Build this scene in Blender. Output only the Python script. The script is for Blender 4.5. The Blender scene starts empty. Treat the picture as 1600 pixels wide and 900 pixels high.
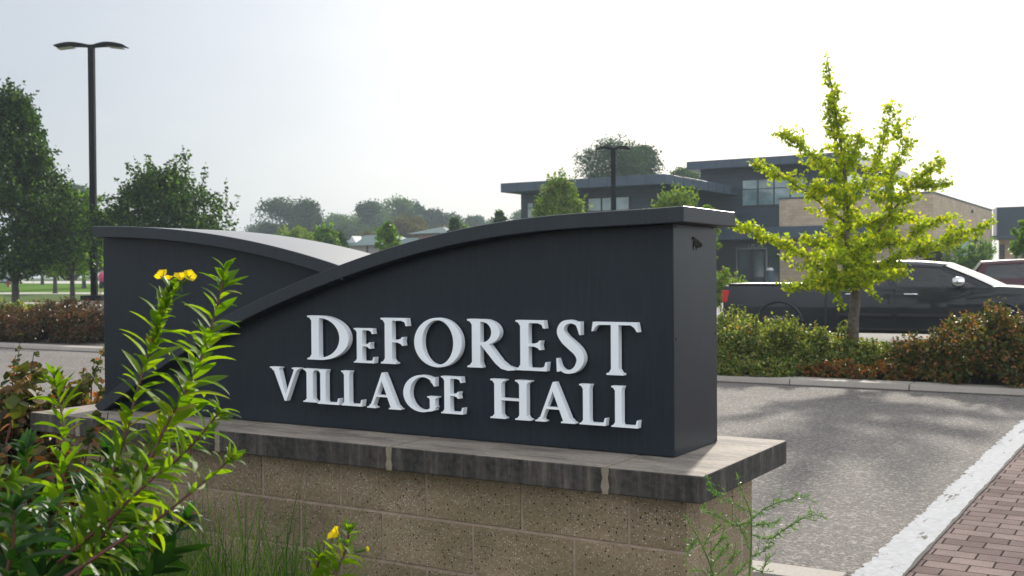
import bpy, bmesh, math, random
import numpy as np
from mathutils import Vector, Matrix
from mathutils.geometry import delaunay_2d_cdt
rnd = random.Random(7)
rng = np.random.default_rng(7)
R = math.radians
scn = bpy.context.scene
col = scn.collection

# ------------------------------------------------------------------ camera
FOC, PIT, ROL, YAW = 1716.0, -0.0126, -0.0071, -0.55
CAM = np.array([1.3403, -3.2333, 1.5])
c_, s_ = math.cos(YAW), math.sin(YAW)
r0 = np.array([c_, -s_, 0.0]); f0 = np.array([s_, c_, 0.0]); u0 = np.array([0, 0, 1.0])
FW = f0 * math.cos(PIT) + u0 * math.sin(PIT)
UP = -f0 * math.sin(PIT) + u0 * math.cos(PIT)
RI = r0 * math.cos(ROL) + UP * math.sin(ROL)
UU = -r0 * math.sin(ROL) + UP * math.cos(ROL)

def ray(px, py):
    return FW + (px - 800) / FOC * RI - (py - 450) / FOC * UU
def at(px, py, depth):
    return CAM + ray(px, py) * depth
def onY(px, py, Y):
    d = ray(px, py); return CAM + d * ((Y - CAM[1]) / d[1])
def onX(px, py, X):
    d = ray(px, py); return CAM + d * ((X - CAM[0]) / d[0])
def gz(y):
    return 0.0155 * min(max(y - 11.3, 0), 64)
def ground(px, py):
    d = ray(px, py); t = 1.0
    for _ in range(60):
        p = CAM + d * t
        t = (gz(p[1]) - CAM[2]) / d[2] if d[2] < 0 else 400
    return CAM + d * t
def base(px, depth):
    p = at(px, 430, depth); return np.array([p[0], p[1], gz(p[1])])
def hpx(py, px, depth):          # world height of a picture row at a depth
    return at(px, py, depth)[2]

# ------------------------------------------------------------------ object helpers
ORG = {}
def tag(o, label=None, cat=None, group=None, kind=None):
    if label: o['label'] = label
    if cat: o['category'] = cat
    if group: o['group'] = group
    if kind: o['kind'] = kind
    return o
def empty(name, loc, label, cat, group=None, rz=0.0):
    o = bpy.data.objects.new(name, None); col.objects.link(o)
    o.empty_display_size = .2
    o.location = [float(v) for v in loc]; o.rotation_euler = (0, 0, rz)
    ORG[o] = np.array(loc, float) if rz == 0 else np.zeros(3)
    return tag(o, label, cat, group)
def link(name, me, mats, parent=None, smooth=False):
    o = bpy.data.objects.new(name, me); col.objects.link(o)
    for m in (mats if isinstance(mats, (list, tuple)) else [mats]): me.materials.append(m)
    if parent is not None: o.parent = parent
    ORG[o] = ORG.get(parent, np.zeros(3)) if parent is not None else np.zeros(3)
    if smooth: me.polygons.foreach_set('use_smooth', [True] * len(me.polygons))
    return o
def obj(name, V, F, mats, parent=None, smooth=False, mi=None):
    V = np.asarray(V, float).reshape(-1, 3)
    if parent is not None: V = V - ORG[parent]
    me = bpy.data.meshes.new(name)
    if isinstance(F, np.ndarray):
        n, k = F.shape
        me.vertices.add(len(V)); me.vertices.foreach_set('co', V.astype(np.float32).ravel())
        me.loops.add(n * k); me.loops.foreach_set('vertex_index', F.astype(np.int32).ravel())
        me.polygons.add(n); me.polygons.foreach_set('loop_start', np.arange(0, n * k, k, dtype=np.int32))
        me.update(calc_edges=True)
    else:
        me.from_pydata([tuple(v) for v in V], [], F); me.update()
    if mi is not None: me.polygons.foreach_set('material_index', list(mi))
    return link(name, me, mats, parent, smooth)

class MB:
    """collects shapes that become ONE mesh"""
    def __init__(s): s.v = []; s.f = []; s.m = []; s.cur = 0
    def add(s, V, F):
        n = len(s.v); s.v += [tuple(map(float, v)) for v in V]
        s.f += [[i + n for i in f] for f in F]; s.m += [s.cur] * len(F); return s
    def box(s, x0, x1, y0, y1, z0, z1, M=None):
        V = [(x, y, z) for z in (z0, z1) for y in (y0, y1) for x in (x0, x1)]
        if M is not None: V = [M @ Vector(v) for v in V]
        return s.add(V, [[0, 2, 3, 1], [4, 5, 7, 6], [0, 1, 5, 4], [2, 6, 7, 3], [0, 4, 6, 2], [1, 3, 7, 5]])
    def tube(s, P, rad, n=8, cap=True):
        P = [Vector(p) for p in P]; k = len(P)
        if not isinstance(rad, (list, tuple, np.ndarray)): rad = [rad] * k
        V = []; ref = Vector((0, 0, 1)); F = []
        for i, p in enumerate(P):
            t = (P[min(i + 1, k - 1)] - P[max(i - 1, 0)]).normalized()
            a = t.cross(ref)
            if a.length < .1: a = t.cross(Vector((1, 0, 0)))
            a.normalize(); b = t.cross(a).normalized()
            if i and (a.dot(pa) < 0): a, b = -a, -b
            pa = a
            for j in range(n):
                th = 2 * math.pi * j / n
                V.append(p + (a * math.cos(th) + b * math.sin(th)) * float(rad[i]))
        for i in range(k - 1):
            for j in range(n):
                F.append([i * n + j, i * n + (j + 1) % n, (i + 1) * n + (j + 1) % n, (i + 1) * n + j])
        if cap: F += [list(range(n))[::-1], [(k - 1) * n + j for j in range(n)]]
        return s.add(V, F)
    def prism(s, P2, y0, y1):     # polygon in XZ extruded along Y
        n = len(P2)
        V = [(x, y0, z) for x, z in P2] + [(x, y1, z) for x, z in P2]
        F = [list(range(n)), [n + i for i in range(n)][::-1]] + [[i, i + n, (i + 1) % n + n, (i + 1) % n] for i in range(n)]
        return s.add(V, F)
    def build(s, name, mats, parent=None, smooth=False, bevel=0, fix=True):
        o = obj(name, s.v, s.f, mats, parent, smooth, s.m)
        if fix:
            b = bmesh.new(); b.from_mesh(o.data); bmesh.ops.recalc_face_normals(b, faces=b.faces)
            b.to_mesh(o.data); b.free()
        if bevel:
            m = o.modifiers.new('bevel', 'BEVEL'); m.width = bevel; m.segments = 2; m.limit_method = 'ANGLE'; m.angle_limit = R(40)
        return o

def crom(P, n=6):
    P = [np.array(p, float) for p in P]; P = [2 * P[0] - P[1]] + P + [2 * P[-1] - P[-2]]; out = []
    for i in range(1, len(P) - 2):
        for k in range(n):
            t = k / n; a, b, c, d = P[i - 1:i + 3]
            out.append(.5 * (2 * b + (c - a) * t + (2 * a - 5 * b + 4 * c - d) * t * t + (3 * b - a - 3 * c + d) * t ** 3))
    out.append(P[-2]); return out

# ------------------------------------------------------------------ materials
def mat(name):
    m = bpy.data.materials.new(name); m.use_nodes = True
    nt = m.node_tree; p = nt.nodes['Principled BSDF']; return m, nt, p
def N(nt, t, **kw):
    n = nt.nodes.new(t)
    for k, v in kw.items():
        if k in n.inputs.keys(): n.inputs[k].default_value = v
        else: setattr(n, k, v)
    return n
def ramp(nt, fac, stops, interp='LINEAR'):
    r = nt.nodes.new('ShaderNodeValToRGB'); r.color_ramp.interpolation = interp
    e = r.color_ramp.elements
    while len(e) < len(stops): e.new(.5)
    for i, (p, c) in enumerate(stops): e[i].position = p; e[i].color = (*c, 1) if len(c) == 3 else c
    nt.links.new(fac, r.inputs[0]); return r.outputs[0]
def mix(nt, fac, a, b, mode='MIX'):
    n = nt.nodes.new('ShaderNodeMix'); n.data_type = 'RGBA'; n.blend_type = mode
    for sock, v in ((n.inputs[0], fac), (n.inputs[6], a), (n.inputs[7], b)):
        if isinstance(v, (int, float)): sock.default_value = v
        elif isinstance(v, tuple): sock.default_value = (*v, 1) if len(v) == 3 else v
        else: nt.links.new(v, sock)
    return n.outputs[2]
def coords(nt, scale=(1, 1, 1), kind='Object'):
    tc = nt.nodes.new('ShaderNodeTexCoord'); mp = nt.nodes.new('ShaderNodeMapping')
    mp.inputs['Scale'].default_value = scale; nt.links.new(tc.outputs[kind], mp.inputs[0]); return mp.outputs[0]
def noise(nt, vec, scale, detail=4, rough=.55, out=0):
    n = N(nt, 'ShaderNodeTexNoise', Scale=scale, Detail=detail, Roughness=rough)
    nt.links.new(vec, n.inputs['Vector']); return n.outputs[out]
def bump(nt, p, h, strength=.3, dist=.01):
    b = N(nt, 'ShaderNodeBump', Strength=strength, Distance=dist); nt.links.new(h, b.inputs['Height'])
    nt.links.new(b.outputs[0], p.inputs['Normal']); return b
def simple(name, color, rough=.6, metal=0, var=.12, scale=3, bmp=0, spec=.5, coat=0):
    m, nt, p = mat(name); v = coords(nt)
    f = noise(nt, v, scale, 5)
    d = tuple(x * (1 - var) for x in color); l = tuple(min(1, x * (1 + var)) for x in color)
    nt.links.new(ramp(nt, f, [(.3, d), (.7, l)]), p.inputs['Base Color'])
    p.inputs['Roughness'].default_value = rough; p.inputs['Metallic'].default_value = metal
    p.inputs['Specular IOR Level'].default_value = spec; p.inputs['Coat Weight'].default_value = coat
    if bmp: bump(nt, p, noise(nt, v, scale * 14, 3), bmp, .01)
    return m
def leafmat(name, stops, trans=.45, rough=.45, tint=(1.5, 1.7, .5), spec=.5, big=0.0):
    m, nt, p = mat(name); g = nt.nodes.new('ShaderNodeNewGeometry')
    c = ramp(nt, g.outputs['Random Per Island'], stops)
    if big:
        c2 = ramp(nt, noise(nt, coords(nt), big, 3), [(.35, (.55, .55, .6)), (.65, (1.35, 1.25, 1.0))])
        c = mix(nt, 1.0, c, c2, 'MULTIPLY')
    nt.links.new(c, p.inputs['Base Color']); p.inputs['Roughness'].default_value = rough
    p.inputs['Specular IOR Level'].default_value = spec
    t = nt.nodes.new('ShaderNodeBsdfTranslucent')
    nt.links.new(mix(nt, 1.0, c, tint, 'MULTIPLY'), t.inputs[0])
    mx = nt.nodes.new('ShaderNodeMixShader'); mx.inputs[0].default_value = trans
    nt.links.new(p.outputs[0], mx.inputs[1]); nt.links.new(t.outputs[0], mx.inputs[2])
    nt.links.new(mx.outputs[0], nt.nodes['Material Output'].inputs['Surface']); return m

M = {}
# sign metal
def metal_panel():
    m, nt, p = mat('sign_metal'); v = coords(nt)
    f = noise(nt, v, 2.2, 6); g = noise(nt, coords(nt, (30, 30, 2)), 3, 4)
    c = ramp(nt, f, [(.3, (.017, .022, .029)), (.7, (.023, .029, .036))])
    c = mix(nt, .18, c, ramp(nt, g, [(.45, (.014, .021, .032)), (.75, (.05, .058, .068))]))
    nt.links.new(c, p.inputs['Base Color']); p.inputs['Roughness'].default_value = .42
    nt.links.new(ramp(nt, f, [(.3, (.27,) * 3), (.7, (.36,) * 3)]), p.inputs['Roughness'])
    p.inputs['Specular IOR Level'].default_value = .2
    bump(nt, p, noise(nt, v, 3, 2), .06, .02); return m
M['sign'] = metal_panel()
M['cap'] = M['sign'].copy(); M['cap'].name = 'cap_metal'
for n_ in M['cap'].node_tree.nodes:
    if n_.type == 'BSDF_PRINCIPLED': n_.inputs['Specular IOR Level'].default_value = .4
    if n_.type == 'VALTORGB' and n_.color_ramp.elements[0].color[0] > .2:
        n_.color_ramp.elements[0].color = (.44,) * 3 + (1,); n_.color_ramp.elements[1].color = (.5,) * 3 + (1,)
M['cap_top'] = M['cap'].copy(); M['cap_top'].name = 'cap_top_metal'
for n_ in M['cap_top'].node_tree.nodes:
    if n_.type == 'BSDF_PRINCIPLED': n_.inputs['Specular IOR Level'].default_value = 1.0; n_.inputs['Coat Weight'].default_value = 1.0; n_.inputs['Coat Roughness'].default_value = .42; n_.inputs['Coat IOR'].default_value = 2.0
M['letter'] = simple('letter_enamel', (.86, .89, .92), .5, 0, .03, 8)
M['screw'] = simple('screw_metal', (.06, .065, .07), .4, .8)
M['mud'] = simple('dried_mud', (.02, .017, .014), .9)

def cmu():
    m, nt, p = mat('split_block'); v = coords(nt); g = nt.nodes.new('ShaderNodeNewGeometry')
    b = ramp(nt, g.outputs['Random Per Island'], [(0, (.23, .18, .12)), (1, (.44, .345, .235))])
    c = mix(nt, .55, b, ramp(nt, noise(nt, v, 90, 5, .7), [(.3, (.15, .115, .07)), (.7, (.48, .38, .27))]))
    def spots(scale, lo, hi, colr, c, seed):
        vo = N(nt, 'ShaderNodeTexVoronoi', Scale=scale, Randomness=1.0)
        mp = nt.nodes.new('ShaderNodeMapping'); mp.inputs['Location'].default_value = (seed, seed * 2, seed)
        nt.links.new(v, mp.inputs[0]); nt.links.new(mp.outputs[0], vo.inputs['Vector'])
        d = ramp(nt, vo.outputs['Distance'], [(lo, (1, 1, 1)), (hi, (0, 0, 0))])
        s = nt.nodes.new('ShaderNodeSeparateColor'); nt.links.new(vo.outputs['Color'], s.inputs[0])
        k = ramp(nt, s.outputs[0], [(.55, (0, 0, 0)), (.6, (1, 1, 1))])
        return mix(nt, mix(nt, 1.0, d, k, 'MULTIPLY'), c, colr), mix(nt, 1.0, d, k, 'MULTIPLY')
    c, d1 = spots(70, .18, .26, (.015, .013, .012), c, 1.3)
    c, _ = spots(110, .16, .24, (.03, .025, .02), c, 4.1)
    c, _ = spots(120, .2, .28, (.75, .72, .66), c, 7.7)
    # damp, mossy staining under the coping and pale runs
    st = ramp(nt, noise(nt, coords(nt, (1.2, 1.2, 3)), 1.6, 5), [(.35, (.62, .6, .5)), (.65, (1.1, 1.05, 1.0))])
    c = mix(nt, 1.0, c, st, 'MULTIPLY')
    ef = ramp(nt, noise(nt, coords(nt, (14, 14, 1.0)), 1.3, 4), [(.66, (0, 0, 0)), (.74, (.6, .6, .6))])
    c = mix(nt, ef, c, (.55, .52, .46))
    nt.links.new(c, p.inputs['Base Color']); p.inputs['Roughness'].default_value = .9
    h = mix(nt, .5, noise(nt, v, 120, 5, .7), d1, 'SUBTRACT'); bump(nt, p, h, .5, .004); return m
M['cmu'] = cmu()
M['mortar'] = simple('mortar', (.40, .30, .23), .95, 0, .2, 20, .4)
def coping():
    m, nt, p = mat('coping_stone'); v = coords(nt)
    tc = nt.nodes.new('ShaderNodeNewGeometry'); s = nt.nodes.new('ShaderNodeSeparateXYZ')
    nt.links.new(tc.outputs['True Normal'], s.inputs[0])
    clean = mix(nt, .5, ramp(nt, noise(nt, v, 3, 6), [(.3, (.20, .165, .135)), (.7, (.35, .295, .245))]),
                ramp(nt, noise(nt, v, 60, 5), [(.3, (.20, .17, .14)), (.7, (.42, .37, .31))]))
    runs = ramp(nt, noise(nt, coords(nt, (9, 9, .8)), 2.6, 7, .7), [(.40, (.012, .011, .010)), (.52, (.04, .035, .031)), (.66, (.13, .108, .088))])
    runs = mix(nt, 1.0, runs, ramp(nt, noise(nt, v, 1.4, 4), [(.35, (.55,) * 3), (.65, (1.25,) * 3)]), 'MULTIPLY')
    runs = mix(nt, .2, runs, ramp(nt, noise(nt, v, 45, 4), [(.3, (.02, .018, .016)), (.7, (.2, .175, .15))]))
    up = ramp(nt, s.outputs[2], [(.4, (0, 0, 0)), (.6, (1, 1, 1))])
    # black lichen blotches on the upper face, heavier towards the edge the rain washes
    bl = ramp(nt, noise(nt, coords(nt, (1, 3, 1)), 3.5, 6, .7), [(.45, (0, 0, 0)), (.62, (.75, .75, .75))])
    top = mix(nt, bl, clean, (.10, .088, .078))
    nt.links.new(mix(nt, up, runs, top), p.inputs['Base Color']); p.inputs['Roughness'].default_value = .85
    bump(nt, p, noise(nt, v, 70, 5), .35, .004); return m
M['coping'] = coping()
M['grout'] = simple('pale_joint_filler', (.24, .20, .145), .9, 0, .2, 30)

def asphalt(name, a, b, lo=.0, crack=True):
    m, nt, p = mat(name); v = coords(nt)
    c = mix(nt, .6, ramp(nt, noise(nt, v, .7, 6, .6), [(.3, a), (.7, b)]),
            ramp(nt, noise(nt, v, 85, 3, .8), [(.36, tuple(x * .35 for x in a)), (.5, tuple(x * .95 for x in b)), (.66, tuple(min(1, x * 2.3) for x in b))]))
    c = mix(nt, 1.0, c, ramp(nt, noise(nt, coords(nt, (.25, 1, 1)), .55, 5, .6), [(.32, (.82,) * 3), (.5, (1,) * 3), (.68, (1.12,) * 3)]), 'MULTIPLY')     # wheel-worn lanes
    c = mix(nt, ramp(nt, noise(nt, v, 1.1, 5, .75), [(.66, (0, 0, 0)), (.72, (.35,) * 3)]), c, (.05, .046, .043))    # drips and stains
    vo = N(nt, 'ShaderNodeTexVoronoi', Scale=48); nt.links.new(v, vo.inputs['Vector'])
    s = nt.nodes.new('ShaderNodeSeparateColor'); nt.links.new(vo.outputs['Color'], s.inputs[0])
    c = mix(nt, ramp(nt, s.outputs[0], [(.8, (0, 0, 0)), (.86, (.45, .45, .45))]), c, (.42, .38, .34))
    if crack:
        vc = N(nt, 'ShaderNodeTexVoronoi', Scale=.33, feature='DISTANCE_TO_EDGE')
        w = mix(nt, .12, v, noise(nt, v, 2.2, 4, out=1)); nt.links.new(w, vc.inputs['Vector'])
        cr = ramp(nt, vc.outputs['Distance'], [(.003, (.65, .65, .65)), (.006, (0, 0, 0))])
        gate = ramp(nt, noise(nt, v, .35, 2), [(.56, (0, 0, 0)), (.6, (1, 1, 1))])
        c = mix(nt, mix(nt, 1.0, cr, gate, 'MULTIPLY'), c, (.05, .045, .04))
    nt.links.new(c, p.inputs['Base Color']); p.inputs['Roughness'].default_value = .9; p.inputs['Specular IOR Level'].default_value = .15
    bump(nt, p, noise(nt, v, 85, 3, .8), .8, .008); return m
M['drive'] = asphalt('worn_asphalt', (.115, .104, .097), (.165, .15, .138))
M['lot'] = asphalt('lot_asphalt', (.2, .19, .175), (.27, .255, .235))
def concrete(name, a, b, sc=1.2):
    m, nt, p = mat(name); v = coords(nt)
    c = mix(nt, .5, ramp(nt, noise(nt, v, sc, 6, .65), [(.3, a), (.7, b)]), ramp(nt, noise(nt, v, 60, 4), [(.3, a), (.7, b)]))
    nt.links.new(c, p.inputs['Base Color']); p.inputs['Roughness'].default_value = .85
    bump(nt, p, noise(nt, v, 60, 4), .35, .004); return m
M['concrete'] = concrete('kerb_concrete', (.24, .215, .185), (.38, .34, .30))
M['walk'] = concrete('walk_concrete', (.36, .33, .30), (.48, .45, .41))
M['joint'] = simple('dark_joint', (.02, .018, .016), .9)
def paint():
    m, nt, p = mat('worn_white_band'); v = coords(nt)
    n1 = noise(nt, coords(nt, (3.2, .55, 1)), 3.2, 8, .72)
    c = mix(nt, ramp(nt, n1, [(.585, (0, 0, 0)), (.61, (1, 1, 1))]), ramp(nt, noise(nt, v, 30, 4), [(.3, (.33, .335, .345)), (.7, (.44, .445, .455))]), (.12, .11, .10))
    nt.links.new(c, p.inputs['Base Color']); p.inputs['Roughness'].default_value = .9; p.inputs['Specular IOR Level'].default_value = .1
    bump(nt, p, n1, .1, .003); return m
M['paint'] = paint()
def paver():
    m, nt, p = mat('brick_paver'); v = coords(nt)
    wv = mix(nt, .012, v, noise(nt, v, 4, 3, out=1), 'ADD')
    b = N(nt, 'ShaderNodeTexBrick', Scale=1.0, **{'Brick Width': .21, 'Row Height': .135, 'Mortar Size': .0055, 'Mortar Smooth': .4, 'Bias': 0.0})
    nt.links.new(wv, b.inputs['Vector'])
    b.inputs['Color1'].default_value = (.14, .105, .097, 1); b.inputs['Color2'].default_value = (.25, .195, .18, 1); b.inputs['Mortar'].default_value = (.03, .023, .021, 1)
    c = mix(nt, .5, b.outputs['Color'], mix(nt, 1.0, b.outputs['Color'], ramp(nt, noise(nt, v, 2.2, 6, .7), [(.3, (.5, .47, .5)), (.7, (1.35, 1.3, 1.28))]), 'MULTIPLY'))
    c = mix(nt, .3, c, mix(nt, 1.0, c, ramp(nt, noise(nt, v, 90, 3), [(.35, (.5,) * 3), (.65, (1.5,) * 3)]), 'MULTIPLY'))
    nt.links.new(c, p.inputs['Base Color']); p.inputs['Roughness'].default_value = 1.0; p.inputs['Specular IOR Level'].default_value = .04
    h = mix(nt, .25, b.outputs['Fac'], noise(nt, v, 60, 4)); inv = N(nt, 'ShaderNodeInvert'); nt.links.new(h, inv.inputs['Color'])
    bump(nt, p, inv.outputs[0], .9, .012); return m
M['paver'] = paver()
def grassmat(name, a, b, c3):
    m, nt, p = mat(name); v = coords(nt)
    c = mix(nt, .5, ramp(nt, noise(nt, v, .25, 6), [(.3, a), (.7, b)]), ramp(nt, noise(nt, v, 9, 5, .7), [(.3, a), (.55, b), (.75, c3)]))
    nt.links.new(c, p.inputs['Base Color']); p.inputs['Roughness'].default_value = 1; p.inputs['Specular IOR Level'].default_value = .03
    bump(nt, p, noise(nt, v, 25, 4), .5, .05); return m
M['lawn'] = grassmat('lawn_grass', (.06, .13, .012), (.10, .20, .02), (.14, .24, .03))
M['lawn2'] = grassmat('dull_lawn_grass', (.06, .095, .03), (.10, .14, .045), (.15, .17, .07))
M['soil'] = simple('dark_soil', (.035, .026, .018), .95, 0, .5, 6, .8)
M['field'] = grassmat('field_grass', (.04, .07, .02), (.07, .11, .03), (.1, .12, .05))
M['bark'] = simple('grey_brown_bark', (.13, .105, .085), .9, 0, .45, 18, .8)
M['bark_dark'] = simple('dark_bark', (.04, .033, .027), .9, 0, .4, 12, .6)
M['pole'] = simple('black_pole_paint', (.004, .004, .006), .8, spec=.04)
M['lens'] = simple('lamp_lens', (.35, .32, .27), .3)

# foliage
M['pear'] = leafmat('pear_leaves', [(0, (.008, .022, .006)), (.6, (.022, .052, .009)), (1, (.08, .14, .015))], .4, .5, (1.7, 2.0, .45), .2)
M['pear_bright'] = leafmat('young_pear_leaves', [(0, (.04, .09, .010)), (.5, (.09, .17, .018)), (1, (.17, .25, .03))], .55, .5, (1.6, 1.8, .45), .2)
M['oak'] = leafmat('far_tree_leaves', [(0, (.012, .032, .014)), (.5, (.024, .056, .022)), (1, (.045, .09, .032))], .3, .7, spec=.1)
M['oak_light'] = leafmat('far_light_leaves', [(0, (.035, .075, .022)), (.5, (.06, .115, .035)), (1, (.10, .16, .05))], .4, .7, spec=.1)
M['rust'] = leafmat('far_rusty_leaves', [(0, (.05, .06, .02)), (.5, (.09, .085, .028)), (1, (.14, .10, .035))], .3, .7, spec=.1)
M['maple'] = leafmat('maple_leaves', [(0, (.06, .11, .018)), (.5, (.13, .20, .03)), (.85, (.21, .27, .05)), (1, (.22, .18, .05))], .48, .6, spec=.2)
M['ginkgo'] = leafmat('ginkgo_leaves', [(0, (.12, .19, .012)), (.4, (.26, .35, .014)), (.85, (.42, .46, .018)), (1, (.52, .44, .02))], .55, .5, (1.7, 1.7, .45), .3)
M['bushgreen'] = leafmat('sumac_green_leaves', [(0, (.03, .055, .012)), (.4, (.10, .15, .03)), (.8, (.24, .28, .08)), (.93, (.36, .34, .14)), (1, (.30, .12, .04))], .5, .5, (1.6, 1.6, .5), .3)
M['bushmix'] = leafmat('sumac_turning_leaves', [(0, (.03, .06, .015)), (.35, (.07, .09, .02)), (.55, (.15, .09, .02)), (.85, (.26, .08, .025)), (1, (.34, .07, .03))], .4, .5, (1.6, 1.2, .5), .3)
M['bushdark'] = leafmat('dark_red_leaves', [(0, (.022, .036, .010)), (.45, (.065, .095, .02)), (.70, (.13, .12, .03)), (.88, (.20, .085, .03)), (1, (.34, .16, .10))], .45, .5, (1.7, 1.4, .5), .3)
M['bushred'] = leafmat('rusty_leaves', [(0, (.012, .016, .006)), (.35, (.04, .04, .014)), (.65, (.09, .05, .018)), (.88, (.17, .06, .024)), (1, (.05, .09, .02))], .42, .45, (1.6, 1.2, .5), .35)
M['prim'] = leafmat('primrose_leaves', [(0, (.05, .12, .010)), (.4, (.095, .19, .013)), (.85, (.17, .28, .018)), (.95, (.20, .24, .02)), (1, (.22, .13, .03))], .6, .55, (1.9, 1.7, .3), .25)
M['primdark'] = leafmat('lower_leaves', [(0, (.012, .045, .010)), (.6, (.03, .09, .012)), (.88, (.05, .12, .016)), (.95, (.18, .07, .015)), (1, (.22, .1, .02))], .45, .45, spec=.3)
M['grass'] = leafmat('grass_blades', [(0, (.025, .07, .010)), (.6, (.07, .16, .018)), (1, (.20, .24, .05))], .55, .5, spec=.3)
M['stem'] = simple('red_stem', (.10, .03, .022), .5)
M['greenstem'] = simple('green_stem', (.08, .14, .025), .5)
M['petal'] = leafmat('yellow_petals', [(0, (.70, .50, .01)), (1, (.80, .62, .02))], .5, .6, (1.2, 1.2, .4), .2)
M['wisp'] = leafmat('wispy_leaves', [(0, (.04, .11, .02)), (1, (.12, .23, .04))], .45, .4)

# ------------------------------------------------------------------ leaves
def unit(a): return a / np.maximum(np.linalg.norm(a, axis=-1, keepdims=True), 1e-9)
LQ = (np.array([(0, 0, 0), (.34, .45, .1), (0, 1, -.05), (-.34, .45, .1)]), [[0, 1, 2, 3]])
LF = (np.array([(0, 0, 0), (.5, .62, .08), (.28, .95, 0), (0, .8, .05), (-.28, .95, 0), (-.5, .62, .08)]), [[0, 1, 2, 3], [0, 3, 4, 5]])
LR = (np.array([(0, 0, 0), (.38, .25, .08), (.42, .6, .08), (0, 1, -.08), (-.42, .6, .08), (-.38, .25, .08)]), [[0, 1, 2, 3], [0, 3, 4, 5]])
LL = (np.array([(0, 0, 0), (.09, .25, .05), (.10, .55, .03), (0, 1, -.18), (-.10, .55, .03), (-.09, .25, .05)]), [[0, 1, 2, 3], [0, 3, 4, 5]])
def scatter(C, size, tpl=LQ, axis=None, spread=1.0, up=.25, droop=0.0):
    T, TF = tpl; n = len(C); k = len(T)
    ax = rng.normal(size=(n, 3)); 
    if axis is not None: ax = ax * spread + axis
    ax[:, 2] -= droop; ax = unit(ax)
    nn = rng.normal(size=(n, 3)); nn[:, 2] += up * 3
    side = unit(np.cross(ax, nn)); nn = np.cross(side, ax)
    s = (np.asarray(size) * rng.uniform(.65, 1.3, n))[:, None, None] if np.ndim(size) == 0 else np.asarray(size)[:, None, None]
    V = C[:, None, :] + s * (T[None, :, 0:1] * side[:, None] + T[None, :, 1:2] * ax[:, None] + T[None, :, 2:3] * nn[:, None])
    F = np.concatenate([np.arange(n)[:, None] * k + np.array(f)[None] for f in TF])
    return V.reshape(-1, 3), F

def tree(name, label, cat, pos, h, w, cb, shape, n, ls, m, group=None, bark='bark_dark', trunk_r=None, clumps=60, shoots=0, tpl=LQ, lean=0.0, seed=1, depthf=1.0, cr=1.0, sl=1.0):
    """trunk, limbs to every clump and a crown of single leaves gathered in clumps inside an uneven envelope"""
    lr = np.random.default_rng(seed); pos = np.array(pos, float)
    root = empty(name, pos, label, cat, group)
    prof = {'pear': lambda t: (np.sin(np.pi * np.clip(t, 0, 1) ** .55)) ** .8 * (1 - .2 * t),
            'round': lambda t: np.sqrt(np.clip(1 - (2 * t - 1) ** 2, 0, 1)) ** .8,
            'cone': lambda t: (np.clip(1 - t, 0, 1)) ** .75 * np.clip(t * 5 + .3, 0, 1),
            'mass': lambda t: np.clip(1 - np.clip(t, 0, 1) ** 3.2, 0, 1) ** .6 * (.82 + .18 * np.sin(t * 9)),
            'spiky': lambda t: np.clip(t * 4 + .35, 0, 1) * np.clip(1.06 - t ** 2.2, 0, 1) ** .8,
            'flat': lambda t: np.clip(t * 3, 0, 1) ** .5 * np.clip(1.15 - t ** 3, 0, 1)}[shape]
    ph = lr.uniform(0, 6.28, 6)
    def env(a, t): return 1 + .17 * np.sin(2 * a + ph[0] + 4 * t) + .14 * np.sin(3 * a + ph[1] - 7 * t) + .13 * np.sin(5 * a + ph[2] + 11 * t)
    t = lr.uniform(.02, .97, clumps); a = lr.uniform(0, 2 * np.pi, clumps); rr = lr.uniform(.15, 1, clumps) ** .55
    rad = prof(t) * w / 2 * env(a, t) * rr
    cc = np.stack([np.cos(a) * rad, np.sin(a) * rad * depthf, cb + t * (h - cb)], 1)
    tr = trunk_r or h * .016
    k = MB(); lx = lean * h
    P = [(0, 0, -.1), (0, 0, cb * .5), (lx * .3, 0, cb), (lx * .6 + .02 * h, .01 * h, cb + (h - cb) * .45), (lx, 0, h * .9)]
    k.tube(crom(P, 3), np.interp(np.linspace(0, 1, 13), [0, .05, .5, 1], [tr * 1.35, tr * 1.05, tr * .7, tr * .12]), 8)
    for c in cc[:min(clumps, 46)]:
        z0 = max(cb * .8, c[2] - (.35 + .5 * lr.random()) * math.hypot(c[0], c[1]) - .05 * h); z0 = min(z0, c[2])
        b = np.array([lx * z0 / h, 0, z0]); mdp = (b + c) / 2 + np.array([0, 0, -.06 * w]) + lr.normal(size=3) * .02 * w
        k.tube(crom([b, mdp, c], 3), np.linspace(tr * .34, tr * .06, 7), 5, False)
    k.v = [tuple(np.array(v) + pos) for v in k.v]
    k.build('trunk', M[bark], root, True)
    per = n // clumps; crad = w * lr.uniform(.06, .13, clumps) * cr
    d = unit(lr.normal(size=(clumps, per, 3))) * (lr.uniform(.1, 1, (clumps, per, 1)) ** .5)
    d[..., 2] *= .75
    L = (cc[:, None, :] + d * crad[:, None, None] * 1.25).reshape(-1, 3)
    if shoots:
        S = []
        for i in range(shoots):
            tt = lr.uniform(.35, 1.0); aa = lr.uniform(0, 6.28); r_ = prof(np.array([tt]))[0] * w / 2 * env(aa, tt) * lr.uniform(.7, 1)
            b = np.array([math.cos(aa) * r_, math.sin(aa) * r_ * depthf, cb + tt * (h - cb) * .97]); ln = h * lr.uniform(.05, .13) * sl
            dr = unit(np.array([math.cos(aa) * .35, math.sin(aa) * .35, 1.0]) + lr.normal(size=3) * .12); q = lr.uniform(0, 1, (26, 1))
            S.append(b + dr * q * ln + lr.normal(size=(26, 3)) * ls * .55 * (1.25 - q))
        L = np.concatenate([L] + S)
    V, F = scatter(L + pos, ls, tpl, droop=.35)
    obj('crown', V, F, M[m], root)
    return root

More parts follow.
